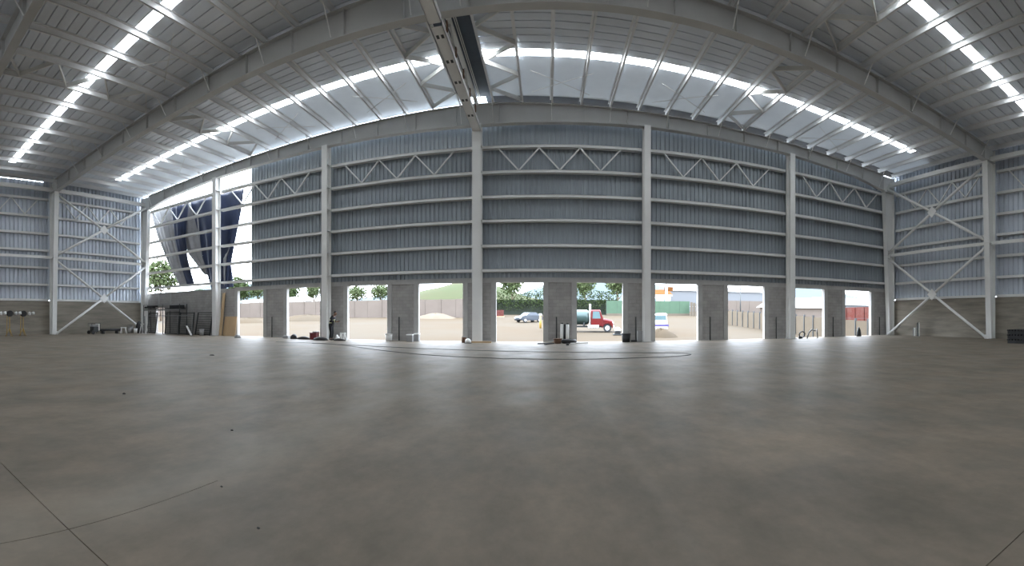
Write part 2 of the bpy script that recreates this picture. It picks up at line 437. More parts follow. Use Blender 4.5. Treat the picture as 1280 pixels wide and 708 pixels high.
# ---- roof
ceil = thing('ceiling', None, None, (RX, 6, ZR), kind='structure')
PD = .27
pm = {}
for bi in range(4):
    y0, y1 = YF[bi+1], YF[bi]
    ymid = (y0 + y1) / 2
    for sgn in (-1, 1):
        for s in PUR:
            x = RX + sgn*s; z = zt(x)
            if sgn not in pm:
                m = MB(); L = (y1-y0)/2 - .01
                m.box(-.012, .012, -L, L, 0, PD); m.box(-.012 if sgn > 0 else -.075, .075 if sgn > 0 else .012, -L, L, 0, .018)
                m.box(-.10 if sgn > 0 else -.012, .012 if sgn > 0 else .10, -L, L, PD-.018, PD)
                pm[sgn] = m.build('purlin', PURL, ceil)
                pm[sgn].location = Vector((x, ymid, z)) ; WLOC_c = WLOC['ceiling']
                for v in pm[sgn].data.vertices: v.co += WLOC_c
                pm[sgn].location -= WLOC_c
            else: inst(pm[sgn], ceil, Vector((x, ymid, z)) - WLOC_c)
        # sheets, each from eave to ridge
        def panel(ya, yb, m_, name, seam=.048):
            xa, xb = RX + sgn*.9, RX + sgn*29.15
            za, zb = zt(xa) + PD + .012, zt(xb) + PD + .012
            prof = [(ya, 0), (yb-seam, 0), (yb-seam, .11), (yb, .11), (yb, 0)] if seam else [(ya, 0), (yb, 0)]
            m = MB(); k = len(prof)
            m.add([(xa, y, za+d) for y, d in prof] + [(xb, y, zb+d) for y, d in prof], [(i, i+1, k+i+1, k+i) for i in range(k-1)])
            if seam: m.add([(xa, ya, za+.12), (xa, yb, za+.12), (xb, yb, zb+.12), (xb, ya, zb+.12)], [(0, 1, 2, 3)])
            return m.build(name, m_, ceil)
        ys0, ys1 = y0 + 4.65, y0 + 5.18
        k = 10
        for j in range(k): panel(y0 + j*4.65/k, y0 + (j+1)*4.65/k, ROOF, 'roof_sheet')
        if bi == 0:
            yl = y1 + (.34 if sgn < 0 else -.36)
            for j in range(2): panel(ys1 + j*(yl-ys1)/2, ys1 + (j+1)*(yl-ys1)/2, ROOF_S, 'roof_sheet', 0)
        else:
            for j in range(7): panel(ys1 + j*(y1-ys1)/7, ys1 + (j+1)*(y1-ys1)/7, ROOF, 'roof_sheet')
        for j in range(4):
            xa, xb = RX + sgn*(.9 + j*6.3), RX + sgn*(.9 + (j+1)*6.3)
            za, zb = zt(xa) + PD + .02, zt(xb) + PD + .02
            m = MB(); m.add([(xa, ys0, za), (xa, ys1, za), (xb, ys1, zb), (xb, ys0, zb)], [(0, 1, 2, 3)])
            m.add([(xa, ys0, za+.05), (xa, ys1, za+.05), (xb, ys1, zb+.05), (xb, ys0, zb+.05)], [(3, 2, 1, 0)])
            m.build('skylight_panel', SKYL, ceil)
        # blank sheet where the skylight stops short of the eave
        xa, xb = RX + sgn*26.1, RX + sgn*29.15
        m = MB(); m.add([(xa, ys0, zt(xa)+PD+.012), (xa, ys1, zt(xa)+PD+.012), (xb, ys1, zt(xb)+PD+.012), (xb, ys0, zt(xb)+PD+.012)], [(0, 1, 2, 3)])
        m.build('roof_sheet', ROOF, ceil)
        # zigzag lattice between pairs of purlins
        for pa, pb in ((0, 1), (8, 9)):
            xa, xb = RX + sgn*PUR[pa], RX + sgn*PUR[pb]
            nseg = 7; dy = (y1 - y0 - .5) / nseg
            for j in range(nseg):
                A, B_ = (xa, xb) if j % 2 == 0 else (xb, xa)
                MB().bar((A, y0+.25+j*dy, zt(A)+.12), (B_, y0+.25+(j+1)*dy, zt(B_)+.12), .05, .20).build('lattice_bar', STEEL_W, ceil)
        # thin crossed tie rods
        for s in (4.6, 11.0, 20.4):
            for q in (-1, 1):
                xa, xb = RX + sgn*(s - 1.5), RX + sgn*(s + 1.5)
                MB().tube([(xa, ymid+2.2-q*1.0, zt(xa)-.05), (xb, ymid+2.2+q*1.0, zt(xb)-.05)], .014, 5).build('tie_rod', STEEL_W, ceil)
    # dark vent along the ridge
    m = MB()
    for sgn in (-1, 1):
        m.add([(RX, y0, ZR+PD+.02), (RX, y1-.3, ZR+PD+.02), (RX+sgn*.92, y1-.3, ZR+PD-.01), (RX+sgn*.92, y0, ZR+PD-.01)], [(0, 1, 2, 3)])
    m.build('ridge_vent', DARKV, ceil)
    for dx in (-.3, .12, .2):
        MB().box(RX+dx-.02, RX+dx+.02, y0, y1-.3, ZR+PD-.05, ZR+PD-.02).build('vent_rail', STEEL_W, ceil)
# dark flashing closes the right half of the gable, the left half still shows daylight
m = MB()
for i in range(12):
    xa, xb = RX + .5 + i*2.36, RX + .5 + (i+1)*2.36
    m.add([(xa, 23.70, zt(xa)+PD+.02), (xb, 23.70, zt(xb)+PD+.02), (xb, 24.75, zt(xb)+PD+.02), (xa, 24.75, zt(xa)+PD+.02)], [(0, 1, 2, 3)])
m.build('gable_flashing', DARKV, ceil)

# ---- portal frames
def frame_zb(x, k):
    s = abs(x - RX)
    pts = [(0, 12.15), (9.5, 12.2), (19, 12.0), (24.5, 11.65), (28.4, 11.0)] if k == 0 else [(0, 12.1), (8, 12.15), (14, 12.0), (20, 11.8), (28.4, 11.4)]
    for (a, za), (b_, zb) in zip(pts, pts[1:]):
        if s <= b_ + 1e-6: return za + (zb - za) * (s - a) / (b_ - a)
    return pts[-1][1]
FL = ['steel portal frame against the end wall, its rafter above the row of dock openings',
      'steel portal frame spanning mid-hall, the whole arch seen from column to column',
      'closest steel portal frame, only a piece of its rafter in the upper left corner']
for k in range(3):
    y = YF[k]
    fr = thing('portal_frame', FL[k], 'steel frame', (RX, y, 0), 'portal frames of the hall')
    fw = .19
    for sgn in (-1, 1):
        st = [0, 3.2, 6.4, 9.48, 12.6, 15.8, 19, 22, 24.5, 26.4, 27.45]
        P = [(RX + sgn*s, frame_zb(RX + sgn*s, k), zt(RX + sgn*s)) for s in st]
        m = MB()
        for (xa, ba, ta), (xb, bb, tb) in zip(P, P[1:]):
            m.add([(xa, y-.015, ba), (xb, y-.015, bb), (xb, y-.015, tb), (xa, y-.015, ta), (xa, y+.015, ba), (xb, y+.015, bb), (xb, y+.015, tb), (xa, y+.015, ta)],
                  [(0, 1, 2, 3), (7, 6, 5, 4)])
            for z0, z1 in ((ba, bb), (ta-.03, tb-.03)):
                m.add([(xa, y-fw, z0), (xb, y-fw, z1), (xb, y+fw, z1), (xa, y+fw, z0), (xa, y-fw, z0+.03), (xb, y-fw, z1+.03), (xb, y+fw, z1+.03), (xa, y+fw, z0+.03)],
                      [(0, 3, 2, 1), (4, 5, 6, 7), (0, 1, 5, 4), (2, 3, 7, 6)])
        m.build('rafter', STEEL, fr)
        for s in [2.4*j + 1.2 for j in range(11)]:
            x = RX + sgn*s
            MB().box(x-.012, x+.012, y-fw+.02, y+fw-.02, frame_zb(x, k)+.03, zt(x)-.03).build('stiffener', STEEL, fr)
        for s in PUR[0:17:2]:
            x = RX + sgn*s
            MB().bar((x, y-.75, zt(x)+.02), (x, y-fw+.02, frame_zb(x, k)+.10), .04, .04).build('flange_brace', STEEL_W, fr)
            if k: MB().bar((x, y+.75, zt(x)+.02), (x, y+fw-.02, frame_zb(x, k)+.10), .04, .04).build('flange_brace', STEEL_W, fr)
        # tapered column: outer flange upright, inner flange leaning in towards the top
        xo = XR if sgn > 0 else XL
        zk = frame_zb(RX + sgn*28.4, k) + .1; ztop = zt(xo)
        ib, it = xo - sgn*.50, xo - sgn*1.0
        m = MB()
        m.prism([(xo, 0), (ib, 0), (it, zk), (it, ztop-.02), (xo, ztop-.02)], y-.015, y+.015)
        a, b2 = sorted((xo, xo - sgn*.03)); m.box(a, b2, y-.2, y+.2, 0, ztop-.02)
        m.add([(ib, y-.2, 0), (ib, y+.2, 0), (it, y+.2, zk), (it, y-.2, zk), (ib+sgn*.03, y-.2, 0), (ib+sgn*.03, y+.2, 0), (it+sgn*.03, y+.2, zk), (it+sgn*.03, y-.2, zk)],
              [(0, 1, 2, 3), (7, 6, 5, 4), (0, 3, 7, 4), (1, 5, 6, 2), (0, 4, 5, 1), (2, 6, 7, 3)])
        m.build('column', STEEL_W, fr)
        a, b2 = sorted((xo, it))
        MB().box(a, b2, y-.19, y+.19, zk-.02, zk+.02).build('stiffener', STEEL, fr)
        MB().box(min(xo, ib-sgn*.1), max(xo, ib-sgn*.1), y-.24, y+.24, .0, .03).build('base_plate', STEEL, fr)
        zm = 6.2; xm = ib + (it-ib)*zm/zk
        MB().box(min(xo, xm), max(xo, xm), y-.19, y+.19, zm-.015, zm+.015).build('stiffener', STEEL, fr)

# ---- wind posts of the end wall
WPL = ['steel wind post in the open bay beside the blue tarpaulin', 'steel wind post with the stooping worker at its foot',
       'wide central steel wind post under the ridge girder', 'steel wind post between the red truck and the white van openings',
       'steel wind post nearest the end wall corner with the red brick stack']
for k in range(1, 6):
    x = XL + k*BAY; hw = .25 if k == 3 else .19
    p = thing('wind_post', WPL[k-1], 'steel post', (x, 24.0, 0), 'wind posts of the end wall')
    zt_ = frame_zb(x, 0) - .005
    m = MB(); m.box(x-hw, x+hw, 23.82, 23.845, 0.03, zt_); m.box(x-hw, x+hw, 24.355, 24.38, 0.03, zt_); m.box(x-.012, x+.012, 23.845, 24.355, 0.03, zt_)
    m.build('shaft', STEEL_W, p)
    MB().box(x-hw-.08, x+hw+.08, 23.74, 24.42, 0, .03).build('base_plate', STEEL, p)
    for zc in G: MB().box(x+.012, x+hw-.02, 23.85, 24.35, zc-.01, zc+.01).build('stiffener', STEEL, p)

# ---- ridge girder, hung along the ridge from frame to frame
rg = thing('ridge_girder', 'long pale steel lattice girder running under the ridge towards the central post', 'girder', (RX, 6, 11.7))
ZC = 11.72
for bi in range(3):
    y0, y1 = YF[bi+1] + (.0), YF[bi] - .2
    m = MB(); m.box(RX-.22, RX+.22, y0, y1, ZC, ZC+.02); m.box(RX-.22, RX-.20, y0, y1, ZC, ZC+.26); m.box(RX+.20, RX+.22, y0, y1, ZC, ZC+.26)
    m.build('bottom_chord', STEEL_W, rg)
    for j in range(5):
        ya = y0 + .6 + j*(y1-y0-1.0)/5; yb = ya + (y1-y0-1.0)/5
        za, zb = (ZC+.15, ZR-.1) if j % 2 == 0 else (ZR-.1, ZC+.15)
        MB().bar((RX, ya, za), (RX, yb, zb), .07, .07, (1, 0, 0)).build('diagonal', STEEL, rg)
        for q in (-.09, .09):
            MB().box(RX+q-.05, RX+q+.05, ya-.15, ya+.05, ZC-.012, ZC).build('bolt_plate', DGREY, rg)
        MB().box(RX+.222, RX+.27, ya-.08, ya+.08, ZC+.2, ZC+.55).build('bracket', BROWN, rg)
    MB().box(RX-.10, RX+.10, y0, y1, ZR-.13, ZR-.02).build('top_chord', STEEL_W, rg)

# ---- cross bracing in the side bays beside the end wall
for side, sx, xo in (('open', -1, XL + .62), ('plain', 1, XR - .62)):
    where = 'the bay beside the blue tarpaulin' if sx < 0 else 'the bay beside the red brick stack'
    for lev, (z0, z1) in (('upper', (6.35, 11.35)), ('lower', (.05, 5.98))):
        cb = thing('cross_brace', f'{lev} white tubular cross brace in {where}', 'cross brace', (xo, 19.6, z0), 'cross braces of the side walls')
        ya, yb = YF[1] + .1, YF[0] - .1
        yc, zc = (ya+yb)/2, (z0+z1)/2
        for q in ((ya, z0), (yb, z0), (ya, z1), (yb, z1)):
            MB().tube([(xo, q[0], q[1]), (xo, yc + (q[0]-yc)*.04, zc + (q[1]-zc)*.04)], .095, 8).build('brace_tube', STEEL_W, cb)
            MB().box(xo-.012, xo+.012, q[0]-.16, q[0]+.16, q[1]-.05 if q[1] > 1 else .0, q[1]+.22).build('gusset', STEEL_W, cb)
        m = MB(); m.add([(xo-.09*sx-.012, yc+dy, zc+dz) for dy, dz in ((-.42, 0), (0, -.42), (.42, 0), (0, .42))] + [(xo-.09*sx+.012, yc+dy, zc+dz) for dy, dz in ((-.42, 0), (0, -.42), (.42, 0), (0, .42))],
                    [(0, 1, 2, 3), (7, 6, 5, 4), (0, 4, 5, 1), (1, 5, 6, 2), (2, 6, 7, 3), (3, 7, 4, 0)])
        m.build('gusset', STEEL_W, cb)
#%%OBJECTS%%
# ================================================================== outside the hall
def leaves(m, c, rad, n_, size, rng):
    for _ in range(n_):
        while True:
            p = Vector((rng.uniform(-1, 1), rng.uniform(-1, 1), rng.uniform(-1, 1)))
            if .25 < p.length < 1: break
        p = Vector((c[0] + p.x*rad[0], c[1] + p.y*rad[1], c[2] + p.z*rad[2]))
        a = Vector((rng.uniform(-1, 1), rng.uniform(-1, 1), rng.uniform(-1, 1))).normalized()
        b_ = a.cross(Vector((rng.uniform(-1, 1), rng.uniform(-1, 1), rng.uniform(-1, 1)))).normalized()
        q = size * rng.uniform(.6, 1.3)
        m.add([p - a*q, p - b_*q*.6, p + a*q, p + b_*q*.6], [(0, 1, 2, 3)])
def tree(x, y, h, r, label, leafm=None, seed=1, bare=False):
    rng = random.Random(seed); z0 = gz(y)
    t = thing('tree', label, 'tree', (x, y, z0), 'trees beyond the yard')
    m = MB(); m.tube([(x, y, z0-.2), (x+.1, y, z0+h*.3), (x-.1, y, z0+h*.65)], [.32, .24, .12], 7)
    for k in range(5):
        a = k*1.26
        m.tube([(x, y, z0+h*(.3+.05*k)), (x+r*.55*math.cos(a), y+r*.55*math.sin(a), z0+h*(.5+.06*k))], [.13, .05], 5)
    m.build('trunk', BARK, t)
    m = MB()
    for k in range(7):
        a = k*.9
        leaves(m, (x+r*.5*math.cos(a)*(k > 0), y+r*.5*math.sin(a)*(k > 0), z0+h*(.62+.05*(k % 4))), (r*.55, r*.55, h*.2), 170, h*.035, rng)
    m.build('crown', leafm or LEAF, t)
    return t
def skypt(px, Y): return xz(px, Y)

# perimeter wall at the far side of the yard, built from tall panels
YP = 80
yw = thing('wall_yard', None, None, (-50, YP, gz(YP)), kind='structure')
x = -104.0
pk = 0
while x < -12:
    hgt = 4.78 + .05*math.sin(x*1.7)
    MB().box(x+.015, x+2.98, YP, YP+.2, gz(YP)-.5, hgt).build('wall_panel', PWALL, yw)
    if pk % 2 == 0: MB().box(x-.14, x+.14, YP-.12, YP+.0, gz(YP)-.5, hgt+.04).build('pilaster', PWALL, yw)
    x += 3.0; pk += 1
# low wall along the right-hand boundary: concrete posts with cream panels between them
XS = 25.4
ys_ = thing('wall_boundary', None, None, (XS, 45, 0), kind='structure')
y = 26.4
while y < 63:
    zb = gz(y)
    MB().box(XS, XS+.10, y+.07, y+1.58, zb-.3, zb+2.05).build('precast_panel', CREAM, ys_)
    MB().box(XS-.07, XS+.10, y-.07, y+.07, zb-.3, zb+2.2).build('post', DGREY, ys_)
    y += 1.65
# far wall segment behind it
fw_ = thing('wall_far', None, None, (45, 84, gz(84)), kind='structure')
x = 33.0
while x < 51:
    MB().box(x+.015, x+2.98, 84, 84.2, gz(84)-.5, 4.9).build('wall_panel', PWALL, fw_); x += 3.0
# mossy wall with a hedge growing over it
YH = 95
hx0, hx1 = xz(596, YH), xz(771, YH)
o = MB().box(hx0, hx1, YH, YH+.3, gz(YH)-.4, 5.2).build('wall_mossy', HEDGEW, kind='structure')
rng = random.Random(3)
m = MB()
for k in range(16):
    xx = hx0 + (k+.5)*(hx1-hx0)/16
    leaves(m, (xx, YH-1.45, 5.6), (1.6, 1.0, 1.9 + .4*math.sin(k*2.1)), 210, .20, rng)
    leaves(m, (xx, YH-.7, 3.9), (1.5, .4, 1.2), 60, .16, rng)
o = m.build('hedge', LEAF, kind='stuff'); tag(o, 'overgrown green hedge spilling over the dark wall behind the car', 'hedge')
# green sheet fence
YG = 90
gf = thing('green_fence', 'flat green sheet metal fence at the back of the yard', 'fence', (xz(815, YG), YG, gz(YG)))
ga, gb = xz(758, YG), xz(862, YG); npn = 8; gw = (gb-ga)/npn
for k in range(npn):
    MB().box(ga+k*gw+.02, ga+(k+1)*gw-.02, YG, YG+.05, gz(YG)+.45, 4.85).build('panel', GFENCE, gf)
    MB().box(ga+k*gw-.05, ga+k*gw+.05, YG+.05, YG+.15, gz(YG)-.2, 4.9).build('post', DGREY, gf)
MB().box(ga, gb, YG-.1, YG+.12, gz(YG)-.3, gz(YG)+.44).build('plinth', CREAM, gf)
wp = thing('white_panel_fence', 'short run of pale upright boards ending the green fence', 'fence', (xz(868, 88), 88, gz(88)))
for k in range(5):
    xx = xz(863, 88) + k*.62
    MB().box(xx, xx+.5, 88, 88.08, gz(88)-.1, 4.6 - .12*k).build('board', CREAM, wp)
MB().box(xz(863, 88)-.1, xz(863, 88)+3.0, 88.08, 88.16, 3.6, 3.75).build('rail', GREYP, wp)

# buildings beyond
def building(name, label, x0, x1, y, h, wallm, roofm, nwin, rise=1.2, depth=9):
    z0 = gz(y)
    t = thing(name, label, 'building', ((x0+x1)/2, y, z0), 'buildings beyond the yard')
    MB().box(x0, x1, y, y+depth, z0-.3, z0+h).build('wall', wallm, t)
    m = MB(); e = .5
    m.add([(x0-e, y-e, z0+h), (x1+e, y-e, z0+h), (x1+e, y+depth+e, z0+h), (x0-e, y+depth+e, z0+h), (x0-e, y+depth/2, z0+h+rise), (x1+e, y+depth/2, z0+h+rise)],
          [(0, 1, 5, 4), (2, 3, 4, 5), (3, 0, 4), (1, 2, 5), (0, 3, 2, 1)])
    m.build('roof', roofm, t)
    MB().box(x0-.4, x1+.4, y-.5, y-.38, z0+h-.25, z0+h+.02).build('fascia', WHITE, t)
    for k in range(nwin):
        wx_ = x0 + (k+.5)*(x1-x0)/nwin
        f = MB().box(wx_-.55, wx_+.55, y-.06, y, z0+h-2.2, z0+h-.9).build('window', WHITE, t)
        MB().box(wx_-.45, wx_+.45, y-.08, y-.06, z0+h-2.1, z0+h-1.0).build('pane', GLASSM, f)
    return t
building('house', 'orange roofed house standing behind the green fence', xz(812, 110), xz(838, 110), 110, 4.6, WHITE, ORANGE, 2, 1.6, 7)
building('warehouse', 'long white warehouse with a pale roof seen above the beige wall', xz(838, 118), xz(966, 118), 118, 6.2, PALEW, PALEW, 0, 1.5, 16)
building('shed', 'low white roofed shed behind the cream boundary wall', xz(985, 62), xz(1040, 62), 62, 2.7, PWALL, WHITE, 0, 1.7, 10)
building('warehouse', 'white hall with a yellow band above the red brick stack', xz(1042, 70), xz(1100, 70), 70, 3.3, PALEW, PALEW, 0, 1.6, 14)
bw_ = bpy.data.objects['warehouse.001']
MB().box(xz(1042, 70)-.2, xz(1100, 70)+.2, 69.9, 69.98, gz(70)+1.1, gz(70)+1.7).build('stripe', YELLOW, bw_)
building('house', 'orange roofed house glimpsed below the hanging tarpaulin', xz(214, 72), xz(246, 72), 72, 3.0, CREAM, ORANGE, 2, 1.4, 6)
building('shed', 'small flat white shed above the yard wall between bare trunks', xz(303, 88), xz(321, 88), 88, 4.1, WHITE, WHITE, 0, .2, 4)
building('shed', 'small pale shed above the yard wall behind the maroon crate', xz(361, 88), xz(371, 88), 88, 4.4, WHITE, WHITE, 0, .3, 4)
# red brick stack: bricks on pallets seen over the boundary wall
bs = thing('brick_stack', 'long stack of red bricks showing above the cream boundary wall', 'brick stack', (33, 33, gz(33)))
for k in range(7):
    for j in range(3):
        x0, y0 = 28.6 + .0*k, 28.6 + k*1.25
        zb = gz(31) + j*1.07
        MB().box(27.2, 28.3, 28.0+k*1.3, 28.0+k*1.3+1.2, zb, zb+1.05).build('brick_pack', BRICKR, bs)
pl = thing('utility_pole', 'slim grey utility pole in front of the white warehouse', 'utility pole', (xz(925.5, 82), 82, gz(82)))
MB().tube([(xz(925.5, 82), 82, gz(82)-.2), (xz(925.5, 82), 82, 8.1)], [.13, .09], 8).build('pole', DGREY, pl)
MB().box(xz(925.5, 82)-.7, xz(925.5, 82)+.7, 81.95, 82.05, 7.5, 7.62).build('crossarm', GREYP, pl)
mast = thing('sign_mast', 'tall white mast in front of the orange roofed house', 'mast', (xz(833, 100), 100, gz(100)))
MB().tube([(xz(833, 100), 100, gz(100)), (xz(833, 100), 100, 10.5)], .32, 10).build('pole', WHITE, mast)
MB().box(xz(833, 100)-.5, xz(833, 100)+1.6, 99.9, 100.1, 7.6, 8.6).build('panel', ORANGE, mast)
# hills
def hill(name, y, x0, x1, hf, m_, depth=60):
    m = MB(); nx = 60; rows = ((0, 0), (.35, .55), (.7, .9), (1, 1), (1.6, .2))
    V = []
    for d, hh in rows:
        for i in range(nx+1):
            xx = x0 + (x1-x0)*i/nx
            V.append((xx, y + d*depth, gz(y) - 1 + hh*hf(xx)*(1 + .06*math.sin(xx*.21 + d*7))))
    m.add(V, [(r*(nx+1)+i, r*(nx+1)+i+1, (r+1)*(nx+1)+i+1, (r+1)*(nx+1)+i) for r in range(4) for i in range(nx)], True)
    return m.build(name, m_, kind='structure')
hill('hill_grass', 105, -90, 3, lambda x: 3 + 9*math.exp(-((x+26)/22)**2), HILL, 40)
hill('hill_far', 330, -620, 420, lambda x: 22 + 14*math.sin(x*.011+1) + 9*math.sin(x*.027) + 26*math.exp(-((x-330)/120)**2) + 20*math.exp(-((x+330)/120)**2), HILLB, 150)
# trees
tree(-76, 62, 15, 5.5, 'broad green tree beside the left end column, seen through the open bay', LEAF2, 11)
tree(xz(250, 90), 90, 8.6, 3.2, 'small bright green tree below the tarpaulin by the wind post', LEAF2, 12)
tree(xz(227, 84), 84, 7.0, 1.8, 'narrow dark tree beside the orange roofed house below the tarpaulin', LEAF, 13)
tree(xz(298, 112), 112, 13.5, 3.6, 'leafy tree just left of the first sheeted bay, above the block wall', LEAF, 14)
for k, (px, h, r, nm) in enumerate(((305, 9.6, 3.6, 'leftmost dark tree behind the yard wall in the first dock opening'), (322, 10.4, 3.8, 'taller tree in the first dock opening, behind its right jamb'),
                                    (364, 9.2, 3.4, 'tree behind the yard wall in the opening with the maroon crate'), (392, 8.8, 3.2, 'tree above the yard wall beside the worker, partly behind the post'))):
    tree(xz(px, 97+11*(k%2)), 97+11*(k%2), h*(1+.08*(k%2)), r*.72, nm, LEAF if k % 2 == 0 else LEAF2, 20+k)
for k, (px, h, nm) in enumerate(((447, 8.0, 'rounded tree above the wall in the opening right of the worker'), (476, 8.6, 'pale tree above the wall near the grey bucket'),
                                 (640, 10.6, 'tall tree rising behind the hedge over the car'), (731, 10.2, 'bushy tree rising behind the tanker of the red truck'), (772, 10.5, 'tree at the jamb above the red truck bonnet'))):
    tree(xz(px, 101+(9 if k==1 else 2*k)), 101+(9 if k==1 else 2*k), h, 3.2, nm, LEAF2, 40+k)

# ---- mounds
def mound(name, label, x, y, rx, ry, h, m_):
    m = MB(); z0 = gz(y); V = []; F = []; nr, na = 5, 20
    for i in range(nr+1):
        t = i/nr
        for k in range(na):
            a = 2*PI*k/na; q = 1 + .12*math.sin(3*a + x) + .07*math.sin(7*a)
            V.append((x + rx*t*q*math.cos(a), y + ry*t*q*math.sin(a), z0 - .1 + (h+.1)*(1-t*t)*(1+.12*math.sin(5*a+t*4))))
    for i in range(nr):
        for k in range(na): F.append((i*na+k, (i+1)*na+k, (i+1)*na+(k+1) % na, i*na+(k+1) % na))
    m.add(V, F, True)
    return tag(m.build(name, m_), label, 'mound')
mound('dirt_mound', 'tan dirt mound heaped in front of the white van', xz(826, 40), 40, 1.6, 1.6, .75, GROUND)
mound('sand_mound', 'pale sand heap against the beige yard wall', xz(545, 77), 77, 4.2, 1.8, .9, CREAM)
mound('dirt_mound', 'orange-brown earth heap in front of the yard wall beside the maroon crate', xz(384, 68), 68, 6, 3, 1.0, GROUND)
mound('dirt_mound', 'earth heap in front of the yard wall in the first dock opening', xz(308, 60), 60, 4.5, 2.5, .8, GROUND)
# ---- brick pallet
bp = thing('brick_pallet', 'small pallet of red bricks by the hedge wall left of the car', 'brick pallet', (xz(625, 84), 84, gz(84)))
for k in range(3): MB().box(xz(625, 84)-.7+k*.0, xz(625, 84)+.7, 83.5, 84.5, gz(84)+.12+k*.4, gz(84)+.5+k*.4).build('brick_layer', BRICKR, bp)
MB().box(xz(625, 84)-.8, xz(625, 84)+.8, 83.4, 84.6, gz(84)-.05, gz(84)+.11).build('pallet', WOOD, bp)
po = thing('marker_post', 'yellow and white marker post beside the pier right of the car', 'post', (xz(675.5, 52), 52, gz(52)))
MB().tube([(xz(675.5, 52), 52, gz(52)), (xz(675.5, 52), 52, gz(52)+1.5)], .13, 10).build('shaft', YELLOW, po)
MB().tube([(xz(675.5, 52), 52, gz(52)+1.5), (xz(675.5, 52), 52, gz(52)+1.75)], .15, 10).build('cap', WHITE, po)

# ---- vehicles (local x = forward)
def wheel(M, x, y, r, wd, parent, nm='wheel'):
    s = 1 if y > 0 else -1
    w_ = MB(M).tube([(x, y-wd/2, r), (x, y+wd/2, r)], r, 20).build(nm, BLACK, parent)
    MB(M).tube([(x, y+s*wd/2, r), (x, y+s*(wd/2+.02), r)], r*.58, 16).build('hub', HUB, w_)
    return w_
tx, ty = xz(739, 46.5), 46.5
M = Matrix.Translation((tx, ty, gz(46.5))) @ Matrix.Rotation(math.radians(-7), 4, 'Z')
tr = thing('tanker_truck', 'red truck with a rounded grey-green tank, parked in the yard', 'truck', (tx, ty, gz(46.5)))
m = MB(M)
sec = [(-.95, .62), (-.95, 1.45), (-.86, 2.22), (-.72, 2.34), (.72, 2.34), (.86, 2.22), (.95, 1.45), (.95, .62)]
V = []
for x_, top in ((0, 1), (.06, 1.01), (.95, 1.0), (1.28, .0)):
    for (yy, z_) in sec:
        V.append((x_, yy, z_ if top else (z_ if z_ <= 1.45 else 1.45 + (z_-1.45)*.02)))
m.add(V, [(r*8+i, r*8+(i+1) % 8, (r+1)*8+(i+1) % 8, (r+1)*8+i) for r in range(3) for i in range(8)] + [tuple(range(8)), tuple(range(31, 23, -1))])
cab = bevel(m.build('cab', RED, tr), .03)
for s in (-1, 1):
    MB(M).add([(.16, s*.955, 1.42), (1.02, s*.955, 1.42), (.86, s*.885, 2.16), (.2, s*.885, 2.16)], [(0, 1, 2, 3)]).build('window', GLASSM, tr)
m = MB(M)
m.add([(1.275, -.82, 1.5), (1.275, .82, 1.5), (1.0, .74, 2.2), (1.0, -.74, 2.2)], [(0, 1, 2, 3)])
m.build('window', GLASSM, tr)
m = MB(M)
V = []
for x_, w_, h_ in ((1.2, .90, 1.45), (1.8, .86, 1.36), (2.25, .78, 1.22), (2.36, .70, .95)):
    V += [(x_, -w_, .62), (x_, -w_, h_-.15), (x_, -w_*.8, h_), (x_, w_*.8, h_), (x_, w_, h_-.15), (x_, w_, .62)]
m.add(V, [(r*6+i, r*6+(i+1) % 6, (r+1)*6+(i+1) % 6, (r+1)*6+i) for r in range(3) for i in range(6)] + [tuple(range(18, 24))])
bevel(m.build('hood', RED, tr), .03)
for s in (-1, 1):
    m = MB(M); pts = []
    V = []
    for k in range(9):
        a = PI*k/8
        V += [(1.72+.58*math.cos(a), s*.86, .42+.58*math.sin(a)), (1.72+.58*math.cos(a), s*1.10, .42+.58*math.sin(a)), (1.72+.50*math.cos(a), s*1.10, .42+.50*math.sin(a)), (1.72+.50*math.cos(a), s*.86, .42+.50*math.sin(a))]
    m.add(V, [(r*4+i, r*4+(i+1) % 4, (r+1)*4+(i+1) % 4, (r+1)*4+i) for r in range(8) for i in range(4)])
    m.build('fender', RED, tr)
    wheel(M, 1.72, s*.98, .42, .24, tr)
    for xr in (-3.0, -4.0): wheel(M, xr, s*.88, .42, .42, tr)
    MB(M).tube([(-.12, s*.75, .7), (-.12, s*.75, 2.95)], .075, 10).build('exhaust_stack', WHITE, tr)
    bevel(MB(M).box(-.35, .85, s*.98-.16, s*.98+.16, .38, .74).build('fuel_tank', CHROME, tr), .05)
    MB(M).tube([(2.2, s*.62, .95), (2.37, s*.62, .95)], .13, 10).build('headlight', WHITE, tr)
MB(M).box(-4.9, 2.2, -.42, .42, .48, .66).build('chassis', DGREY, tr)
MB(M).box(2.34, 2.48, -1.0, 1.0, .42, .68).build('bumper', CHROME, tr)
m = MB(M)
prof = [(-4.75, .55), (-4.68, .88), (-4.5, 1), (-.5, 1), (-.3, .88), (-.22, .55)]
V = []
for x_, q in prof:
    for k in range(20): V.append((x_, 1.02*q*math.cos(2*PI*k/20), 1.55 + .80*q*math.sin(2*PI*k/20)))
m.add(V, [(r*20+k, r*20+(k+1) % 20, (r+1)*20+(k+1) % 20, (r+1)*20+k) for r in range(5) for k in range(20)] + [tuple(range(20)), tuple(range(119, 99, -1))], True)
tk = m.build('tank', TEAL, tr)
for x_ in (-4.3, -2.5, -.75):
    MB(M).box(x_-.08, x_+.08, -.9, .9, .66, 1.0).build('saddle', DGREY, tr)
MB(M).lathe((-2.5, 0, 2.33), [(.26, 0), (.26, .14), (.2, .18)], 14).build('hatch', TEAL, tr)

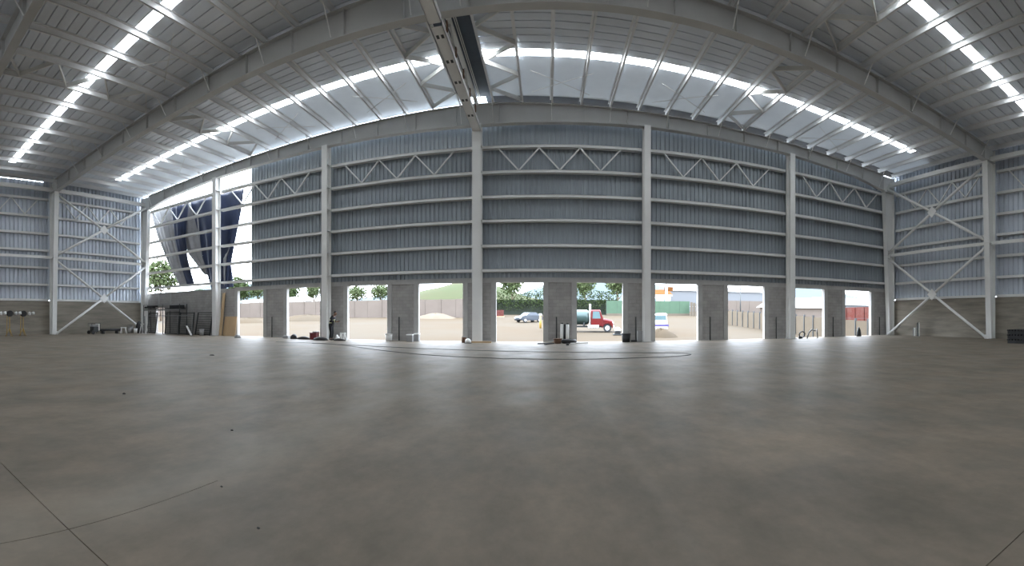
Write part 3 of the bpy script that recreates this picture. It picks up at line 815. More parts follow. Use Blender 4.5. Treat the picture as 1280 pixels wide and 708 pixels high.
def car(name, label, x, y, rot, paint, van=False, band=None):
    M = Matrix.Translation((x, y, gz(y))) @ Matrix.Rotation(rot, 4, 'Z')
    t = thing(name, label, 'van' if van else 'car', (x, y, gz(y)))
    if van: prof = [(-2.2, .4), (-2.25, 1.0), (-2.15, 1.85), (-1.9, 1.95), (.9, 1.95), (1.5, 1.25), (2.2, 1.1), (2.3, .8), (2.25, .4)]; hw = .92
    else: prof = [(-2.1, .35), (-2.15, .75), (-2.05, .95), (-1.45, .98), (-.85, 1.42), (.35, 1.44), (1.05, .98), (1.9, .86), (2.12, .65), (2.1, .32)]; hw = .86
    V = []
    for s, q in ((-1, .94), (-.9, 1), (.9, 1), (1, .94)):
        for (a, z_) in prof: V.append((a*q, hw*s*(1 if z_ < 1.0 else .90), z_))
    k = len(prof); m = MB(M)
    m.add(V, [(r*k+i, r*k+(i+1) % k, (r+1)*k+(i+1) % k, (r+1)*k+i) for r in range(3) for i in range(k)] + [tuple(range(k)), tuple(range(4*k-1, 3*k-1, -1))])
    bevel(m.build('body', paint, t), .05)
    for s in (-1, 1):
        m = MB(M)
        if van: m.add([(-1.9, s*.845, 1.25), (1.2, s*.845, 1.25), (.78, s*.835, 1.8), (-1.9, s*.835, 1.8)], [(0, 1, 2, 3)])
        else: m.add([(-1.2, s*.79, 1.0), (.75, s*.79, 1.0), (.25, s*.785, 1.36), (-.75, s*.785, 1.36)], [(0, 1, 2, 3)])
        m.build('window', GLASSM, t)
        for xr in (-1.35, 1.35): wheel(M, xr, s*(hw-.08), .32, .2, t)
        MB(M).box(2.05 if not van else 2.2, 2.16 if not van else 2.33, s*.62-.16, s*.62+.16, .60, .74).build('headlight', WHITE, t)
        MB(M).box(-2.18 if not van else -2.27, -2.1, s*.68-.1, s*.68+.1, .66, .86).build('tail_light', MAROON, t)
    m = MB(M); m2 = MB(M)
    if van:
        m.add([(1.53, -.74, 1.30), (1.53, .74, 1.30), (.98, .70, 1.88), (.98, -.70, 1.88)], [(0, 1, 2, 3)])
        m2.add([(-2.22, -.7, 1.3), (-2.22, .7, 1.3), (-2.18, .66, 1.75), (-2.18, -.66, 1.75)], [(0, 1, 2, 3)])
    else:
        m.add([(1.02, -.72, 1.03), (1.02, .72, 1.03), (.42, .68, 1.42), (.42, -.68, 1.42)], [(0, 1, 2, 3)])
        m2.add([(-1.46, -.72, 1.02), (-1.46, .72, 1.02), (-.92, .68, 1.41), (-.92, -.68, 1.41)], [(0, 1, 2, 3)])
    m.build('windscreen', GLASSM, t); m2.build('rear_window', GLASSM, t)
    if band:
        MB(M).box(-2.28, 2.25, -.935, .935, .62, .82).build('stripe', band, t)
    MB(M).box(-2.3 if van else -2.16, -2.1, -.8, .8, .38, .55).build('bumper', DGREY if not van else WHITE, t)
    return t
car('sedan', 'dark grey sedan parked in front of the hedge', xz(661, 65), 65, math.radians(-138), CARM)
car('van', 'white van with a violet stripe, half hidden behind a dock jamb', xz(815.5, 46), 46, math.radians(98), WHITE, True, PURPLE)
# compactor outside by the truck
gx_, gy_ = xz(772, 42), 42
ge = thing('plate_compactor', 'small black machine with a white tank on the ground before the red truck', 'machine', (gx_, gy_, gz(gy_)))
zc = gz(gy_)
bevel(MB().box(gx_-.45, gx_+.45, gy_-.3, gy_+.3, zc, zc+.14).build('base_plate', DGREY, ge), .03)
bevel(MB().box(gx_-.28, gx_+.28, gy_-.25, gy_+.25, zc+.14, zc+.42).build('engine', BLACK, ge), .05)
MB().lathe((gx_, gy_, zc+.42), [(.30, 0), (.32, .12), (.24, .28), (.1, .36)], 14).build('tank', WHITE, ge)
MB().tube([(gx_+.3, gy_, zc+.3), (gx_+.7, gy_, zc+.5)], .03, 6).build('handle', BLACK, ge)

# ================================================================== tarpaulin hanging in the open bay
YT = 25.40
tp = thing('tarpaulin', 'large navy tarpaulin with silver folds hanging torn in the open bay', 'tarpaulin', (xz(245, YT), YT, 5))
def drape(name, material, left, right, ph, amp=.22, n_=14, rows=22, y0=YT):
    """left / right: edge polylines in image-row order, given as (pixel x, pixel y) on the plane of the wall"""
    def at(poly, t):
        seg = t*(len(poly)-1); i = min(int(seg), len(poly)-2); f = seg - i
        return (poly[i][0]+(poly[i+1][0]-poly[i][0])*f, poly[i][1]+(poly[i+1][1]-poly[i][1])*f)
    V = []
    for r in range(rows+1):
        t = r/rows; a, b_ = at(left, t), at(right, t)
        for c in range(n_+1):
            q = c/n_; px, py = a[0]+(b_[0]-a[0])*q, a[1]+(b_[1]-a[1])*q
            X = xz(px, y0); Z = zz(px, py, y0)
            V.append((X, y0 + amp*(math.sin(q*9+ph+t*1.5)*(.3+.7*t) + .4*math.sin(q*21+ph*2-t*2)), Z))
    m = MB(); m.add(V, [(r*(n_+1)+c, r*(n_+1)+c+1, (r+1)*(n_+1)+c+1, (r+1)*(n_+1)+c) for r in range(rows) for c in range(n_)], True)
    o = m.build(name, material, tp)
    so = o.modifiers.new('thickness', 'SOLIDIFY'); so.thickness = .012
    return o
drape('silver_fold', TARPG, [(188, 264), (197, 296), (209, 327), (223, 357)], [(212, 258), (218, 296), (226, 330), (236, 357)], 0, .20)
drape('panel', NAVY, [(212, 258), (217, 296), (225, 330), (235, 357)], [(238, 252), (233, 296), (236, 322), (244, 355)], 1.2, .2)
drape('silver_fold', TARPG, [(228, 255), (228, 296), (235, 317), (256, 343)], [(247, 250), (251, 300), (254, 322), (262, 345)], 2.0, .12, y0=YT+.25)
drape('panel', NAVY, [(237, 252), (246, 290), (252, 325), (263, 362)], [(305, 235), (302, 262), (294, 306), (285, 361)], .5, .25, 22)
drape('panel', NAVY, [(282, 322), (281, 335), (280, 348), (280, 360)], [(287, 318), (289, 330), (291, 345), (292, 359)], 2.5, .1, y0=YT-.06)
drape('silver_fold', TARPG, [(279, 324), (279, 335), (280, 345), (281, 358)], [(288, 308), (284, 318), (282, 340), (282, 358)], 1.5, .06, y0=YT-.12)

for k in range(9):
    px = 192 + k*13.5; py = 262 - (px-188)*.235
    MB().tube([(xz(px, 24.55), 24.60, zz(px, py, 24.55)), (xz(px, YT), YT-.02, zz(px, py+3, YT))], .015, 5).build('tie_cord', TARPG, tp)
# ================================================================== things on the hall floor
def fl(px, py):
    d = EYE*FPX/(py-CY); a = (px-CX)/FPX
    return d*math.sin(a), d*math.cos(a)
# ---- work light stands by the left wall
def light_stand(px, py, label):
    x, y = fl(px, py)
    t = thing('work_light_stand', label, 'work light', (x, y, 0), 'work light stands by the left wall')
    MB().tube([(x, y, .3), (x, y, 1.62)], .03, 8).build('pole', YELLOW, t)
    for k in range(3):
        a = k*2*PI/3 + .4
        MB().tube([(x, y, .62), (x+.30*math.cos(a), y+.30*math.sin(a), .015)], .022, 6).build('leg', YELLOW, t)
    MB().tube([(x+.05, y-.25, .03), (x+.05, y-.2, 1.5)], .022, 6).build('brace', YELLOW, t)
    hd = MB().tube([(x-.1, y, 1.66), (x+.16, y, 1.66)], .22, 16).build('lamp_head', BLACK, t)
    for j, dy in enumerate((.36, .68)):
        MB().tube([(x+.05, y+dy, 1.66+.03*j), (x+.05, y+dy+.18, 1.68+.03*j)], [.10, .14-.03*j], 12).build('lamp', WHITE, hd)
        MB().bar((x+.05, y+.2, 1.66), (x+.05, y+dy, 1.67), .03, .03).build('arm', BLACK, hd)
    return t
light_stand(12, 421, 'yellow legged work light stand, middle one of three by the wall')
light_stand(29, 420.4, 'yellow legged work light stand closest to the hall column')
light_stand(-7, 421.6, 'work light stand cut by the picture edge, only its white lamp showing')
# ---- clutter beneath the left cross brace
def box_thing(name, label, cat, x, y, z, sx_, sy_, sz_, m_, lid=None, group=None, rot=0, lidname='lid'):
    M = Matrix.Translation((x, y, z)) @ Matrix.Rotation(rot, 4, 'Z')
    t = thing(name, label, cat, (x, y, z), group)
    bevel(MB(M).box(-sx_/2, sx_/2, -sy_/2, sy_/2, 0, sz_*.88).build('body', m_, t), min(sx_, sy_, sz_)*.06)
    bevel(MB(M).box(-sx_*.53, sx_*.53, -sy_*.53, sy_*.53, sz_*.88, sz_).build(lidname, lid or m_, t), .008)
    return t
def bucket(label, x, y, m_, r=.15, h=.36, lidm=None):
    t = thing('bucket', label, 'bucket', (x, y, 0), 'buckets on the hall floor')
    MB().lathe((x, y, 0), [(r*.82, 0), (r, h), (r*.93, h), (r*.76, .03)], 18).build('body', m_, t)
    MB().lathe((x, y, h-.04), [(r*1.06, 0), (r*1.06, .03), (r*.98, .03)], 18).build('rim', lidm or m_, t)
    pts = [(x + r*1.05*math.cos(a), y-.02, h-.05 + .12*math.sin(a)) for a in [PI*k/8 for k in range(9)]]
    MB().tube(pts, .006, 5).build('handle', DGREY, t)
    return t
gx_, gy_ = -31.2, 18.35
t = thing('generator', 'grey and black portable generator under the left cross brace', 'generator', (gx_, gy_, 0))
bevel(MB().box(gx_-.3, gx_+.3, gy_-.25, gy_+.25, .16, .62).build('engine', DGREY, t), .04)
bevel(MB().box(gx_-.26, gx_+.26, gy_-.32, gy_+.28, .62, .80).build('tank', GREYP, t), .05)
MB().box(gx_-.2, gx_+.34, gy_+.25, gy_+.34, .3, .86).build('control_panel', WHITE, t)
for q in (-.3, .3):
    MB().tube([(gx_+q, gy_-.4, .05), (gx_+q, gy_-.4, .9), (gx_+q, gy_+.4, .9), (gx_+q, gy_+.4, .05)], .025, 6).build('frame_tube', BLACK, t)
    MB().tube([(gx_+q*1.2-.04, gy_-.3, .15), (gx_+q*1.2+.04, gy_-.3, .15)], .15, 14).build('wheel', BLACK, t)
pp = thing('pipe', 'black pipe lying on low chocks beside the generator', 'pipe', (-31.2, 19.8, 0))
MB().tube([(-31.2, 18.9, .32), (-31.15, 20.9, .32)], .10, 12).build('barrel', BLACK, pp)
for q in (19.2, 20.6): MB().box(-31.4, -31.0, q-.06, q+.06, 0, .22).build('chock', DGREY, pp)
def trestle(label, x, y, rot, h=.75, L=.8, m_=None):
    m_ = m_ or WHITE
    M = Matrix.Translation((x, y, 0)) @ Matrix.Rotation(rot, 4, 'Z')
    t = thing('trestle', label, 'trestle', (x, y, 0), 'trestles on the hall floor')
    MB(M).box(-L/2, L/2, -.05, .05, h-.09, h).build('beam', m_, t)
    for a in (-1, 1):
        for c in (-1, 1):
            MB(M).bar((a*(L/2-.08), c*.03, h-.05), (a*(L/2-.02), c*.26, .0), .05, .05).build('leg', m_, t)
    return t
trestle('low pale trestle at the end of the black pipe', -30.9, 21.1, 1.2, .55, .5)
bucket('grey bucket among the clutter under the left cross brace', -31.0, 21.75, GREYP, .18, .5)
bucket('lighter grey bucket beside the left end column', -30.8, 22.3, WHITE, .16, .42)
bucket('squat grey bucket set between the two others under the left cross brace', -31.45, 22.25, GREYP, .22, .62)
trestle('white trestle at the foot of the left end column', -30.0, 22.6, .5, .85, .6)
def sack(name, label, x, y, sx_, sy_, h, m_, cat='sack', rot=0, z0=0):
    M = Matrix.Translation((x, y, z0)) @ Matrix.Rotation(rot, 4, 'Z')
    m = MB(M); V = []; nr, na = 6, 14
    for i in range(nr+1):
        t_ = i/nr; q = math.cos(t_*PI/2)**.6 if i < nr else .04
        for k in range(na):
            a = 2*PI*k/na
            V.append((sx_/2*q*math.cos(a)*(1+.1*math.sin(3*a+x)), sy_/2*q*math.sin(a), h*math.sin(t_*PI/2)*(1+.12*math.sin(2*a+y))))
    F = [(i*na+k, i*na+(k+1) % na, (i+1)*na+(k+1) % na, (i+1)*na+k) for i in range(nr) for k in range(na)]
    m.add(V, F + [tuple(range(na))[::-1], tuple(range(nr*na, nr*na+na))], True)
    return tag(m.build(name, m_), label, cat)
sack('black_sack', 'black sack heaped behind the white trestle at the left end column', -31.1, 22.9, .7, .7, .95, BLACK)
ps = thing('prop_post', 'short grey prop standing on a flat foot by the small doorway', 'prop', (xz(181, 22.5), 22.5, 0))
px_ = xz(181, 22.5)
MB().tube([(px_, 22.5, .02), (px_, 22.5, 1.5)], .06, 8).build('shaft', GREYP, ps)
MB().box(px_-.2, px_+.2, 22.35, 22.65, 0, .03).build('foot', WHITE, ps)
# ---- dark welded panels and scaffold by the small doorway
def mesh_panel(label, pxa, pxb, y, h, lean, nb, m_=DGREY):
    xa, xb = xz(pxa, y), xz(pxb, y)
    t = thing('welded_panel', label, 'steel panel', ((xa+xb)/2, y, 0), 'welded steel panels by the small doorway')
    def q(x, z): return (x, y + lean*z/h, z)
    for x in (xa, xb): MB().bar(q(x, 0), q(x, h), .07, .07, (0, 1, 0)).build('frame_post', m_, t)
    for z in (.06, h-.03): MB().bar(q(xa, z), q(xb, z), .06, .07, (0, 1, 0)).build('frame_rail', m_, t)
    for k in range(1, nb): MB().bar(q(xa, h*k/nb), q(xb, h*k/nb), .03, .085, (0, 1, 0)).build('slat', m_, t)
    return t
mesh_panel('dark slatted steel panel standing between the end column and the doorway', 184, 194, 23.3, 1.8, .25, 16)
mesh_panel('dark slatted steel panel just right of the doorway', 206, 222, 23.3, 1.82, .25, 16)
mesh_panel('dark slatted steel panel leaning second from the doorway', 223, 240, 23.3, 1.78, .25, 16)
mesh_panel('dark open slatted panel nearest the wind post with a grey bucket before it', 244, 262, 23.9, 1.78, .35, 10)
# plywood-like dark backing sheet
sc = thing('scaffold_deck', 'dark scaffold deck over the small doorway with planks on top', 'scaffold', (xz(206, 24.3), 24.3, 0))
for p_ in (184, 208, 229):
    for yy in (23.70, 24.50):
        MB().tube([(xz(p_, 24.1), yy, 0), (xz(p_, 24.1), yy, 2.5)], .03, 6).build('standard', DGREY, sc)
for z in (2.02, 2.46):
    for yy in (23.72, 24.48): MB().box(xz(184, 24.1), xz(229, 24.1), yy-.03, yy+.03, z-.04, z+.04).build('ledger', GREYP, sc)
for k in range(4): MB().box(xz(184, 24.1), xz(228, 24.1), 23.76+k*.18, 23.92+k*.18, 2.10, 2.15).build('plank', BLACK, sc)
for k in range(2): MB().box(xz(184, 24.1), xz(195, 24.1), 23.78+k*.3, 24.02+k*.3, 2.2+.1*k, 2.36+.08*k).build('plank', BLACK, sc)
MB().box(xz(209, 24.1), xz(227, 24.1), 24.36, 24.40, 2.16, 2.42).build('toe_board', BLACK, sc)
gr = thing('guard_rail', 'thin grey guard rail standing in front of the dark panels', 'rail', (xz(210, 22.9), 22.9, 0))
for p_ in (185, 204, 222, 240): MB().tube([(xz(p_, 22.9), 22.9, 0), (xz(p_, 22.9), 22.9, 1.52)], .018, 6).build('post', GREYP, gr)
MB().tube([(xz(185, 22.9), 22.9, 1.52), (xz(240, 22.9), 22.9, 1.52)], .025, 6).build('top_rail', GREYP, gr)
bucket('grey bucket standing before the slatted panels by the wind post', xz(252, 23.4), 23.4, GREYP, .2, .5)
bd = thing('loose_board', 'short pale board leaning on the dark slatted panels', 'board', (xz(237, 23.1), 23.1, 0))
MB().bar((xz(240, 23.1), 23.02, .02), (xz(234, 23.3), 23.24, .72), .16, .03).build('board', WHITE, bd)
# ---- plywood
def lean_sheet(name, label, pxa, pxb, y, h, lean, th, m_, cat):
    xa, xb = xz(pxa, y), xz(pxb, y)
    m = MB(); m.add([(xa, y, 0), (xb, y, 0), (xb, y+th, 0), (xa, y+th, 0), (xa, y+lean, h), (xb, y+lean, h), (xb, y+lean+th, h), (xa, y+lean+th, h)],
                    [(0, 3, 2, 1), (4, 5, 6, 7), (0, 1, 5, 4), (1, 2, 6, 5), (2, 3, 7, 6), (3, 0, 4, 7)])
    return tag(m.build(name, m_), label, cat)
lean_sheet('plywood_sheet', 'brown plywood sheet leaning on the block wall beside the wind post', 278, 293, 24.2, 1.45, .3, .03, WOOD, 'plywood')
lean_sheet('plywood_offcut', 'narrow plywood offcut propped against the brown plywood sheet', 289, 293.5, 24.0, .85, .14, .03, WOOD, 'plywood')
pk_ = thing('timber_plank', 'long timber plank leaning steeply against the block wall behind the wind post', 'plank', (xz(277, 24.2), 24.2, 0))
MB().bar((xz(275.5, 24.0), 23.98, .02), (xz(279.5, 24.5), 24.56, 3.25), .26, .05, (0, 1, 0)).build('board', WOOD, pk_)
# ---- bits along the dock edge
sack('rubble_lump', 'grey rubble lump lying right of the plywood', *fl(296.5, 422.5), .5, .4, .22, GREYP, 'rubble')
def pos(px, y=24.0): return xz(px, y), y
x, y = pos(358, 23.8); t = box_thing('metal_box', 'low grey metal box at the jamb of the second opening', 'box', x, y, 0, .4, .3, .18, GREYP)
sack('black_rag_sack', 'small peaked black bag in the second dock opening', *pos(367.5, 23.6), .5, .4, .28, BLACK, 'bag')
sack('black_tarp_roll', 'flat black folded sheet lying between the bag and the maroon crate', *pos(380, 23.4), 1.0, .4, .18, BLACK, 'sheet')
x, y = pos(393, 23.5)
t = box_thing('maroon_crate', 'maroon crate with a grey lid at the post foot', 'crate', x, y, 0, .48, .4, .44, MAROON)
MB().box(x-.05, x+.26, y-.15, y+.15, .445, .51).build('tray', GREYP, t)
sack('black_tool_bag', 'long flat black tool bag in front of the maroon crate', *pos(400.5, 22.9), 1.0, .5, .2, BLACK, 'bag')
sack('black_tool_roll', 'black tool roll lying at the worker\'s feet', xz(424, 22.85), 22.85, .8, .3, .14, BLACK, 'bag')
trestle('small white trestle right of the worker', *pos(428.5, 23.55), .1, .47, .36)
sack('white_bag', 'small white peaked bag behind the black tool roll', *pos(421.5, 24.0), .22, .22, .28, WHITE, 'bag')
bucket('pale bucket at the jamb of the opening right of the worker', *pos(486, 24.1), WHITE, .22, .42)
box_thing('hollow_block', 'concrete block box beside the pier, left of a matching pair', 'block', *pos(512.5, 23.75), 0, .36, .3, .42, GREYP, WHITE)
box_thing('hollow_block', 'concrete block box beside the pier, right one standing at the jamb', 'block', *pos(521, 24.2), 0, .30, .3, .46, GREYP, WHITE)
x, y = pos(580, 23.6); t = thing('paint_can', 'rusty brown can at the foot of the central post', 'can', (x, y, 0))
MB().lathe((x, y, 0), [(.13, 0), (.13, .30), (.11, .30), (.11, .27)], 16).build('body', BROWN, t); MB().lathe((x, y, .30), [(.14, 0), (.14, .02)], 16).build('lid', GREYP, t)
x, y = pos(585, 23.05); t = thing('hard_hat', 'white hard hat lying at the foot of the central post', 'hard hat', (x, y, 0))
MB().lathe((x, y, .03), [(.17, 0), (.165, .08), (.13, .17), (.06, .22), (.01, .23)], 18).build('shell', WHITE, t)
MB().lathe((x, y, 0), [(.21, 0), (.21, .02), (.17, .03)], 18).build('brim', BLACK, t)
x, y = pos(597, 23.45); t = thing('timber_batten', 'pale timber batten lying across the foot of the central post', 'batten', (x, y, 0))
MB().box(x-.55, x+.75, y-.09, y+.09, 0, .09).build('board', WOOD, t)
# ---- heap in front of the pier left of the truck
bx_, by_ = pos(697, 23.1)
t = thing('rusty_tub', 'round rusty brown tub in the heap before the middle pier', 'tub', (bx_, by_, 0))
MB().lathe((bx_, by_, 0), [(.16, 0), (.24, .26), (.21, .26), (.14, .03)], 18).build('body', BROWN, t); MB().lathe((bx_, by_, .24), [(.26, 0), (.26, .03)], 18).build('rim', BROWN, t)
x, y = pos(711, 23.3); t = thing('rubber_ring', 'black tyre lying flat in the heap before the middle pier', 'tyre', (x, y, 0))
m = MB(); V = []
for i in range(24):
    a = 2*PI*i/24
    for k in range(8):
        c = 2*PI*k/8; V.append((x+(.32+.10*math.cos(c))*math.cos(a), y+(.32+.10*math.cos(c))*math.sin(a), .11+.11*math.sin(c)))
m.add(V, [(i*8+k, i*8+(k+1) % 8, ((i+1) % 24)*8+(k+1) % 8, ((i+1) % 24)*8+k) for i in range(24) for k in range(8)], True)
m.build('tread', BLACK, t); MB().lathe((x, y, .12), [(.23, 0), (.2, .02)], 16).build('rim', DGREY, t)
for k, (pa, ya, pb, yb, nm) in enumerate(((672, 22.6, 692, 22.8, 'dark bar pointing left from the heap before the middle pier'), (681, 22.1, 692, 22.55, 'dark bar slanting toward the viewer from the heap'),
                                          (713, 22.75, 735, 22.9, 'thin pale board poking right out of the heap'), (690, 23.75, 706, 23.8, 'pale board laid along the back of the heap'))):
    t = thing('loose_bar', nm, 'bar', ((xz(pa, ya)+xz(pb, yb))/2, ya, 0), 'bars in the heap')
    MB().bar((xz(pa, ya), ya, .03), (xz(pb, yb), yb, .05), .09, .05).build('length', (DGREY, DGREY, WHITE, WOOD)[k], t)
x, y = pos(709.5, 21.6); box_thing('black_case', 'small black case on the floor in front of the heap', 'case', x, y, 0, .13, .12, .11, BLACK)
for px, h, nm, yy in ((702, 1.02, 'left of two upright pale rolls leaning at the middle pier', 24.25), (709, 1.0, 'right of two upright pale rolls, black capped', 24.15)):
    x, y = pos(px, yy); t = thing('sheet_roll', nm, 'roll', (x, y, 0), 'rolls at the middle pier')
    MB().tube([(x, y, 0), (x+.02, y+.06, h)], .085, 14).build('roll', WHITE, t)
    MB().tube([(x+.02, y+.06, h), (x+.02, y+.062, h+.06)], .07, 12).build('end_cap', BLACK, t)
x, y = pos(705.6, 24.42); t = thing('black_tube', 'black tube standing between the two pale rolls', 'tube', (x, y, 0)); MB().tube([(x, y, 0), (x, y+.05, 1.0)], .07, 12).build('tube', BLACK, t)
# ---- right of the truck opening
bucket('black bucket at the jamb right of the red truck', *pos(782.5, 24.1), BLACK, .26, .48)
box_thing('grey_crate', 'tall grey box beside the wind post right of the truck', 'box', *pos(799.5, 24.2), 0, .28, .24, .62, GREYP)
t = thing('timber_batten', 'dark timber batten lying along the pier right of the black bucket', 'batten', (*pos(793, 24.3), 0)); x, y = pos(793, 24.3); MB().box(x-.2, x+.12, y-.06, y+.06, 0, .1).build('board', DGREY, t)
# ---- right-hand openings
x, y = pos(1003, 24.0); t = thing('cable_coil', 'small dark coil of cable in the ninth dock opening', 'cable coil', (x, y, 0))
pts = [(x + .22*math.cos(k*.6), y + .04*k/10, .25 + .2*math.sin(k*.6)) for k in range(22)]
MB().tube(pts, .035, 6).build('coil', BLACK, t)
MB().lathe((x-.15, y, .0), [(.12, 0), (.14, .12), (.05, .16)], 10).build('hub', DGREY, t)
xa, ya = pos(1009, 23.9); xb, yb = pos(1022, 23.9)
t = thing('bent_pipe', 'grey bent pipe hoop standing in the ninth dock opening', 'pipe', ((xa+xb)/2, ya, 0))
MB().tube([(xa, ya, 0), (xa+.12, ya, .35), (xa+.35, ya, .56), (xa+.62, ya, .52), (xb-.2, ya, .45)], .05, 8).build('hoop', GREYP, t)
MB().tube([(xb, yb, 0), (xb-.06, yb, .6)], .045, 8).build('leg', GREYP, t)
sack('dark_bag', 'dark upright bag in the last dock opening', *pos(1073.5, 24.1), .4, .3, .62, DGREY, 'bag')
# ---- right wall
for px, h, nm, mm_ in ((1143.5, .62, 'shorter pale steel profile standing at the right concrete wall', WHITE), (1148.5, 1.0, 'taller dark edged steel profile at the right concrete wall', DGREY)):
    yy = 24.2/math.tan((px-CX)/FPX); t = thing('steel_profile', nm, 'steel profile', (24.2, yy, 0), 'profiles at the right wall')
    MB().box(24.18, 24.20, yy-.10, yy+.10, 0, h).build('web', mm_, t)
    for q in (-.10, .10): MB().box(24.08, 24.20, yy+q-.01, yy+q+.01, 0, h).build('flange', WHITE if q < 0 else GREYP, t)
x0, y0 = fl(1276, 429)
for k in range(3):
    t = thing('black_pallet', ('lowest', 'middle', 'topmost')[k] + ' black plastic pallet of the stack at the right edge', 'pallet', (x0, y0, k*.25), 'black pallets')
    for q in (-.5, 0, .5): MB().box(x0+q-.08, x0+q+.08, y0-.5, y0+.5, k*.25, k*.25+.15).build('runner', BLACK, t)
    for q in range(6): MB().box(x0-.6, x0+.6, y0-.5+q*.18, y0-.5+q*.18+.12, k*.25+.15, k*.25+.235).build('slat', BLACK, t)
# ---- hose looping over the floor
pts_px = [(345, 428), (405, 430), (440, 433.5), (480, 439), (530, 444), (590, 447.5), (660, 449.5), (730, 449.8), (800, 448), (845, 446), (861, 444.5), (863, 443.2), (850, 442.2), (780, 441.6), (690, 440.6), (600, 438.8), (520, 436), (450, 432.5), (390, 429.8)]
P3 = [Vector((*fl(*p), .016)) for p in pts_px]
sm = []
for i in range(len(P3)-1):
    p0, p1, p2, p3 = P3[max(i-1, 0)], P3[i], P3[i+1], P3[min(i+2, len(P3)-1)]
    for k in range(6):
        t_ = k/6
        sm.append(.5*((2*p1) + (p2-p0)*t_ + (2*p0-5*p1+4*p2-p3)*t_*t_ + (3*p1-p0-3*p2+p3)*t_**3))
sm.append(P3[-1])
for p in sm: p.z = .016
tag(MB().tube(sm, .011, 6).build('hose', CABLE), 'thin dark hose looped across the floor in front of the dock openings', 'hose')
for k, (px, py, r) in enumerate(((155, 493, .035), (290, 538.5, .02), (265, 444.5, .10), (323, 661, .012), (277, 609, .012))):
    x, y = fl(px, py)
    lab = ('dark pebble on the floor below the left end column', 'pair-sized dark chip in the middle of the left floor', 'flat dark scrap on the floor before the plywood', 'tiny stone near the saw cut crossing', 'tiny stone beside the end of the saw cut')[k]
    sack('floor_scrap', lab, x, y, r*2, r*1.6, r*.7 if k != 2 else .03, DARK, 'scrap')

# ================================================================== the worker
WX, WY = xz(414, 23.3), 23.3
pr = thing('person', 'worker in dark clothes with reflective bands, stooping over something in hand', 'person', (WX, WY, 0))
def skin(name, verts, edges, radii, material, root=0, sub=2):
    me = bpy.data.meshes.new(name); me.from_pydata(verts, edges, []); me.materials.append(material)
    o = bpy.data.objects.new(name, me); col.objects.link(o); o.parent = pr
    md = o.modifiers.new('skin', 'SKIN'); md.use_smooth_shade = True
    for i, r in enumerate(radii):
        sv = me.skin_vertices[0].data[i]; sv.radius = (r, r) if not isinstance(r, tuple) else r; sv.use_root = (i == root)
    sb = o.modifiers.new('sub', 'SUBSURF'); sb.levels = sub; sb.render_levels = sub
    return o
V, E_, R_ = [], [], []
def vt(p, r, par=None):
    V.append(p); R_.append(r)
    if par is not None: E_.append((par, len(V)-1))
    return len(V)-1
pel = vt((0, 0, .95), .115)
wa = vt((.03, 0, 1.10), .125, pel); ch = vt((.09, 0, 1.28), .15, wa); sh_ = vt((.14, 0, 1.42), .10, ch)
nk = vt((.20, 0, 1.50), .055, sh_); j1 = vt((.26, 0, 1.555), .075, nk); hd = vt((.30, 0, 1.63), .098, j1); cr = vt((.29, 0, 1.71), .075, hd)
vt((.395, 0, 1.585), .020, hd)      # nose
for s in (-1, 1):
    vt((.285, s*.10, 1.61), .018, hd)      # ear
    sl = vt((.13, s*.17, 1.40), .065, sh_); el = vt((.17, s*.25, 1.14), .047, sl); wr = vt((.40, s*.13, 1.13), .030, el)
    pa = vt((.46, s*.10, 1.14), .034, wr)
    for q, (dy, ln) in enumerate(((-.030, .055), (-.010, .066), (.012, .062), (.032, .048))):
        f1 = vt((.50, s*.10+dy, 1.145), .0095, pa); vt((.50+ln*.7, s*.10+dy*1.1, 1.165), .009, f1); vt((.50+ln*.75, s*.10+dy*1.1-s*.012, 1.19), .008, len(V)-1)
    vt((.455, s*.075, 1.17), .010, pa); vt((.485, s*.06, 1.195), .009, len(V)-1)
    hp = vt((0, s*.10, .88), .095, pel); kn = vt((.045, s*.11, .50), .062, hp); an = vt((-.03, s*.11, .10), .043, kn); vt((.13, s*.13, .04), .038, an)
skin('body', V, E_, R_, SKIN)
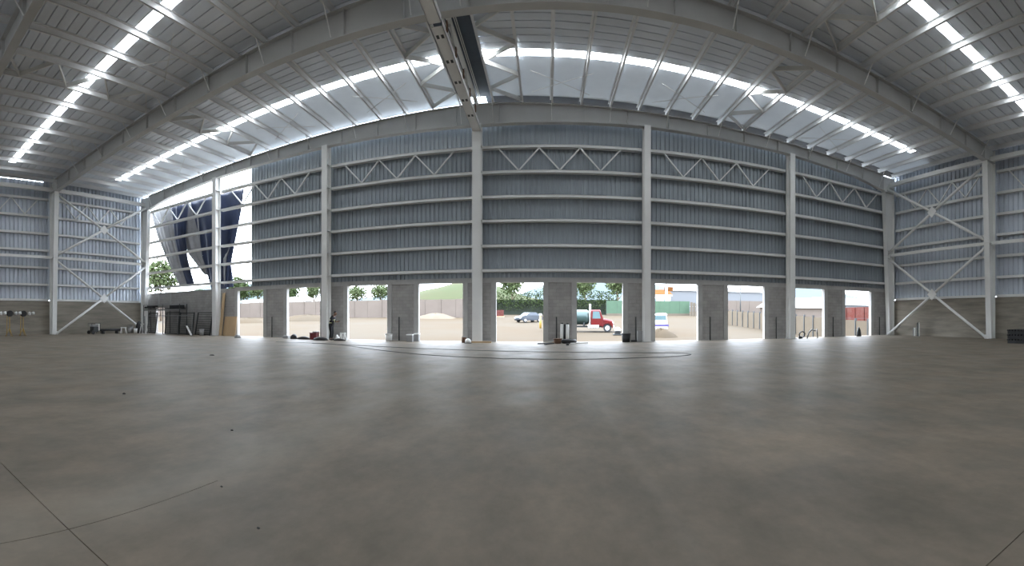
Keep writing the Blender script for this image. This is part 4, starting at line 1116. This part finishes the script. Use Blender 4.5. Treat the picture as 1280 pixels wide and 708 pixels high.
# clothing shells
def chain(name, pts, radii, m_, extra=()):
    VV, EE, RR = [], [], []
    for i, p in enumerate(pts):
        VV.append(p); RR.append(radii[i])
        if i: EE.append((i-1, i))
    for base, ps_, rs_ in extra:
        pr_ = base
        for p, r in zip(ps_, rs_): VV.append(p); RR.append(r); EE.append((pr_, len(VV)-1)); pr_ = len(VV)-1
    return skin(name, VV, EE, RR, m_)
chain('jacket', [(0, 0, .80), (.03, 0, 1.10), (.09, 0, 1.28), (.14, 0, 1.42), (.18, 0, 1.475)], [.175, .158, .178, .125, .075], CLOTH,
      [(3, [(.13, s*.17, 1.40), (.17, s*.25, 1.14), (.385, s*.138, 1.13)], [.085, .066, .046]) for s in (-1, 1)])
chain('trousers', [(0, 0, 1.08), (0, 0, .93)], [.14, .155], CLOTH, [(1, [(0, s*.10, .88), (0, s*.105, .74), (.045, s*.11, .50), (-.03, s*.11, .11)], [.125, .108, .082, .066]) for s in (-1, 1)])
for s in (-1, 1): chain('boot', [(-.05, s*.11, .14), (-.035, s*.11, .055), (.06, s*.12, .052), (.16, s*.13, .045)], [.058, .054, .05, .044], BLACK)
chain('hair', [(.235, 0, 1.60), (.25, 0, 1.67), (.29, 0, 1.73), (.35, 0, 1.715)], [.075, .092, .088, .05], BLACK)
for s in (-1, 1): 
    m = MB(Matrix.Translation((WX, WY, 0))); m.lathe((.388, s*.036, 1.615), [(.004, -.010), (.012, 0), (.004, .010)], 8); m.build('eye', BLACK, pr)
def band(z, cx_, rx_, ry_, hh):
    m = MB(Matrix.Translation((WX, WY, 0))); V2 = []
    for zz_ in (z-hh, z+hh):
        for k in range(20): V2.append((cx_ + rx_*math.cos(2*PI*k/20), ry_*math.sin(2*PI*k/20), zz_))
    m.add(V2, [(k, (k+1) % 20, 20+(k+1) % 20, 20+k) for k in range(20)], True)
    o = m.build('reflective_band', HIVIS, pr); so = o.modifiers.new('thickness', 'SOLIDIFY'); so.thickness = .008
band(1.24, .08, .178, .182, .028); band(1.06, .02, .158, .160, .025)
for s in (-1, 1):
    m = MB(Matrix.Translation((WX, WY, 0))); m.tube([(.30, s*.185, 1.132), (.34, s*.162, 1.131)], .062, 12); m.build('reflective_band', HIVIS, pr)
ph = tag(bevel(MB(Matrix.Translation((WX, WY, 0))).box(.50, .56, -.07, .07, 1.165, 1.18).build('phone', BLACK), .004), 'small dark device held in the hands of the worker', 'phone')
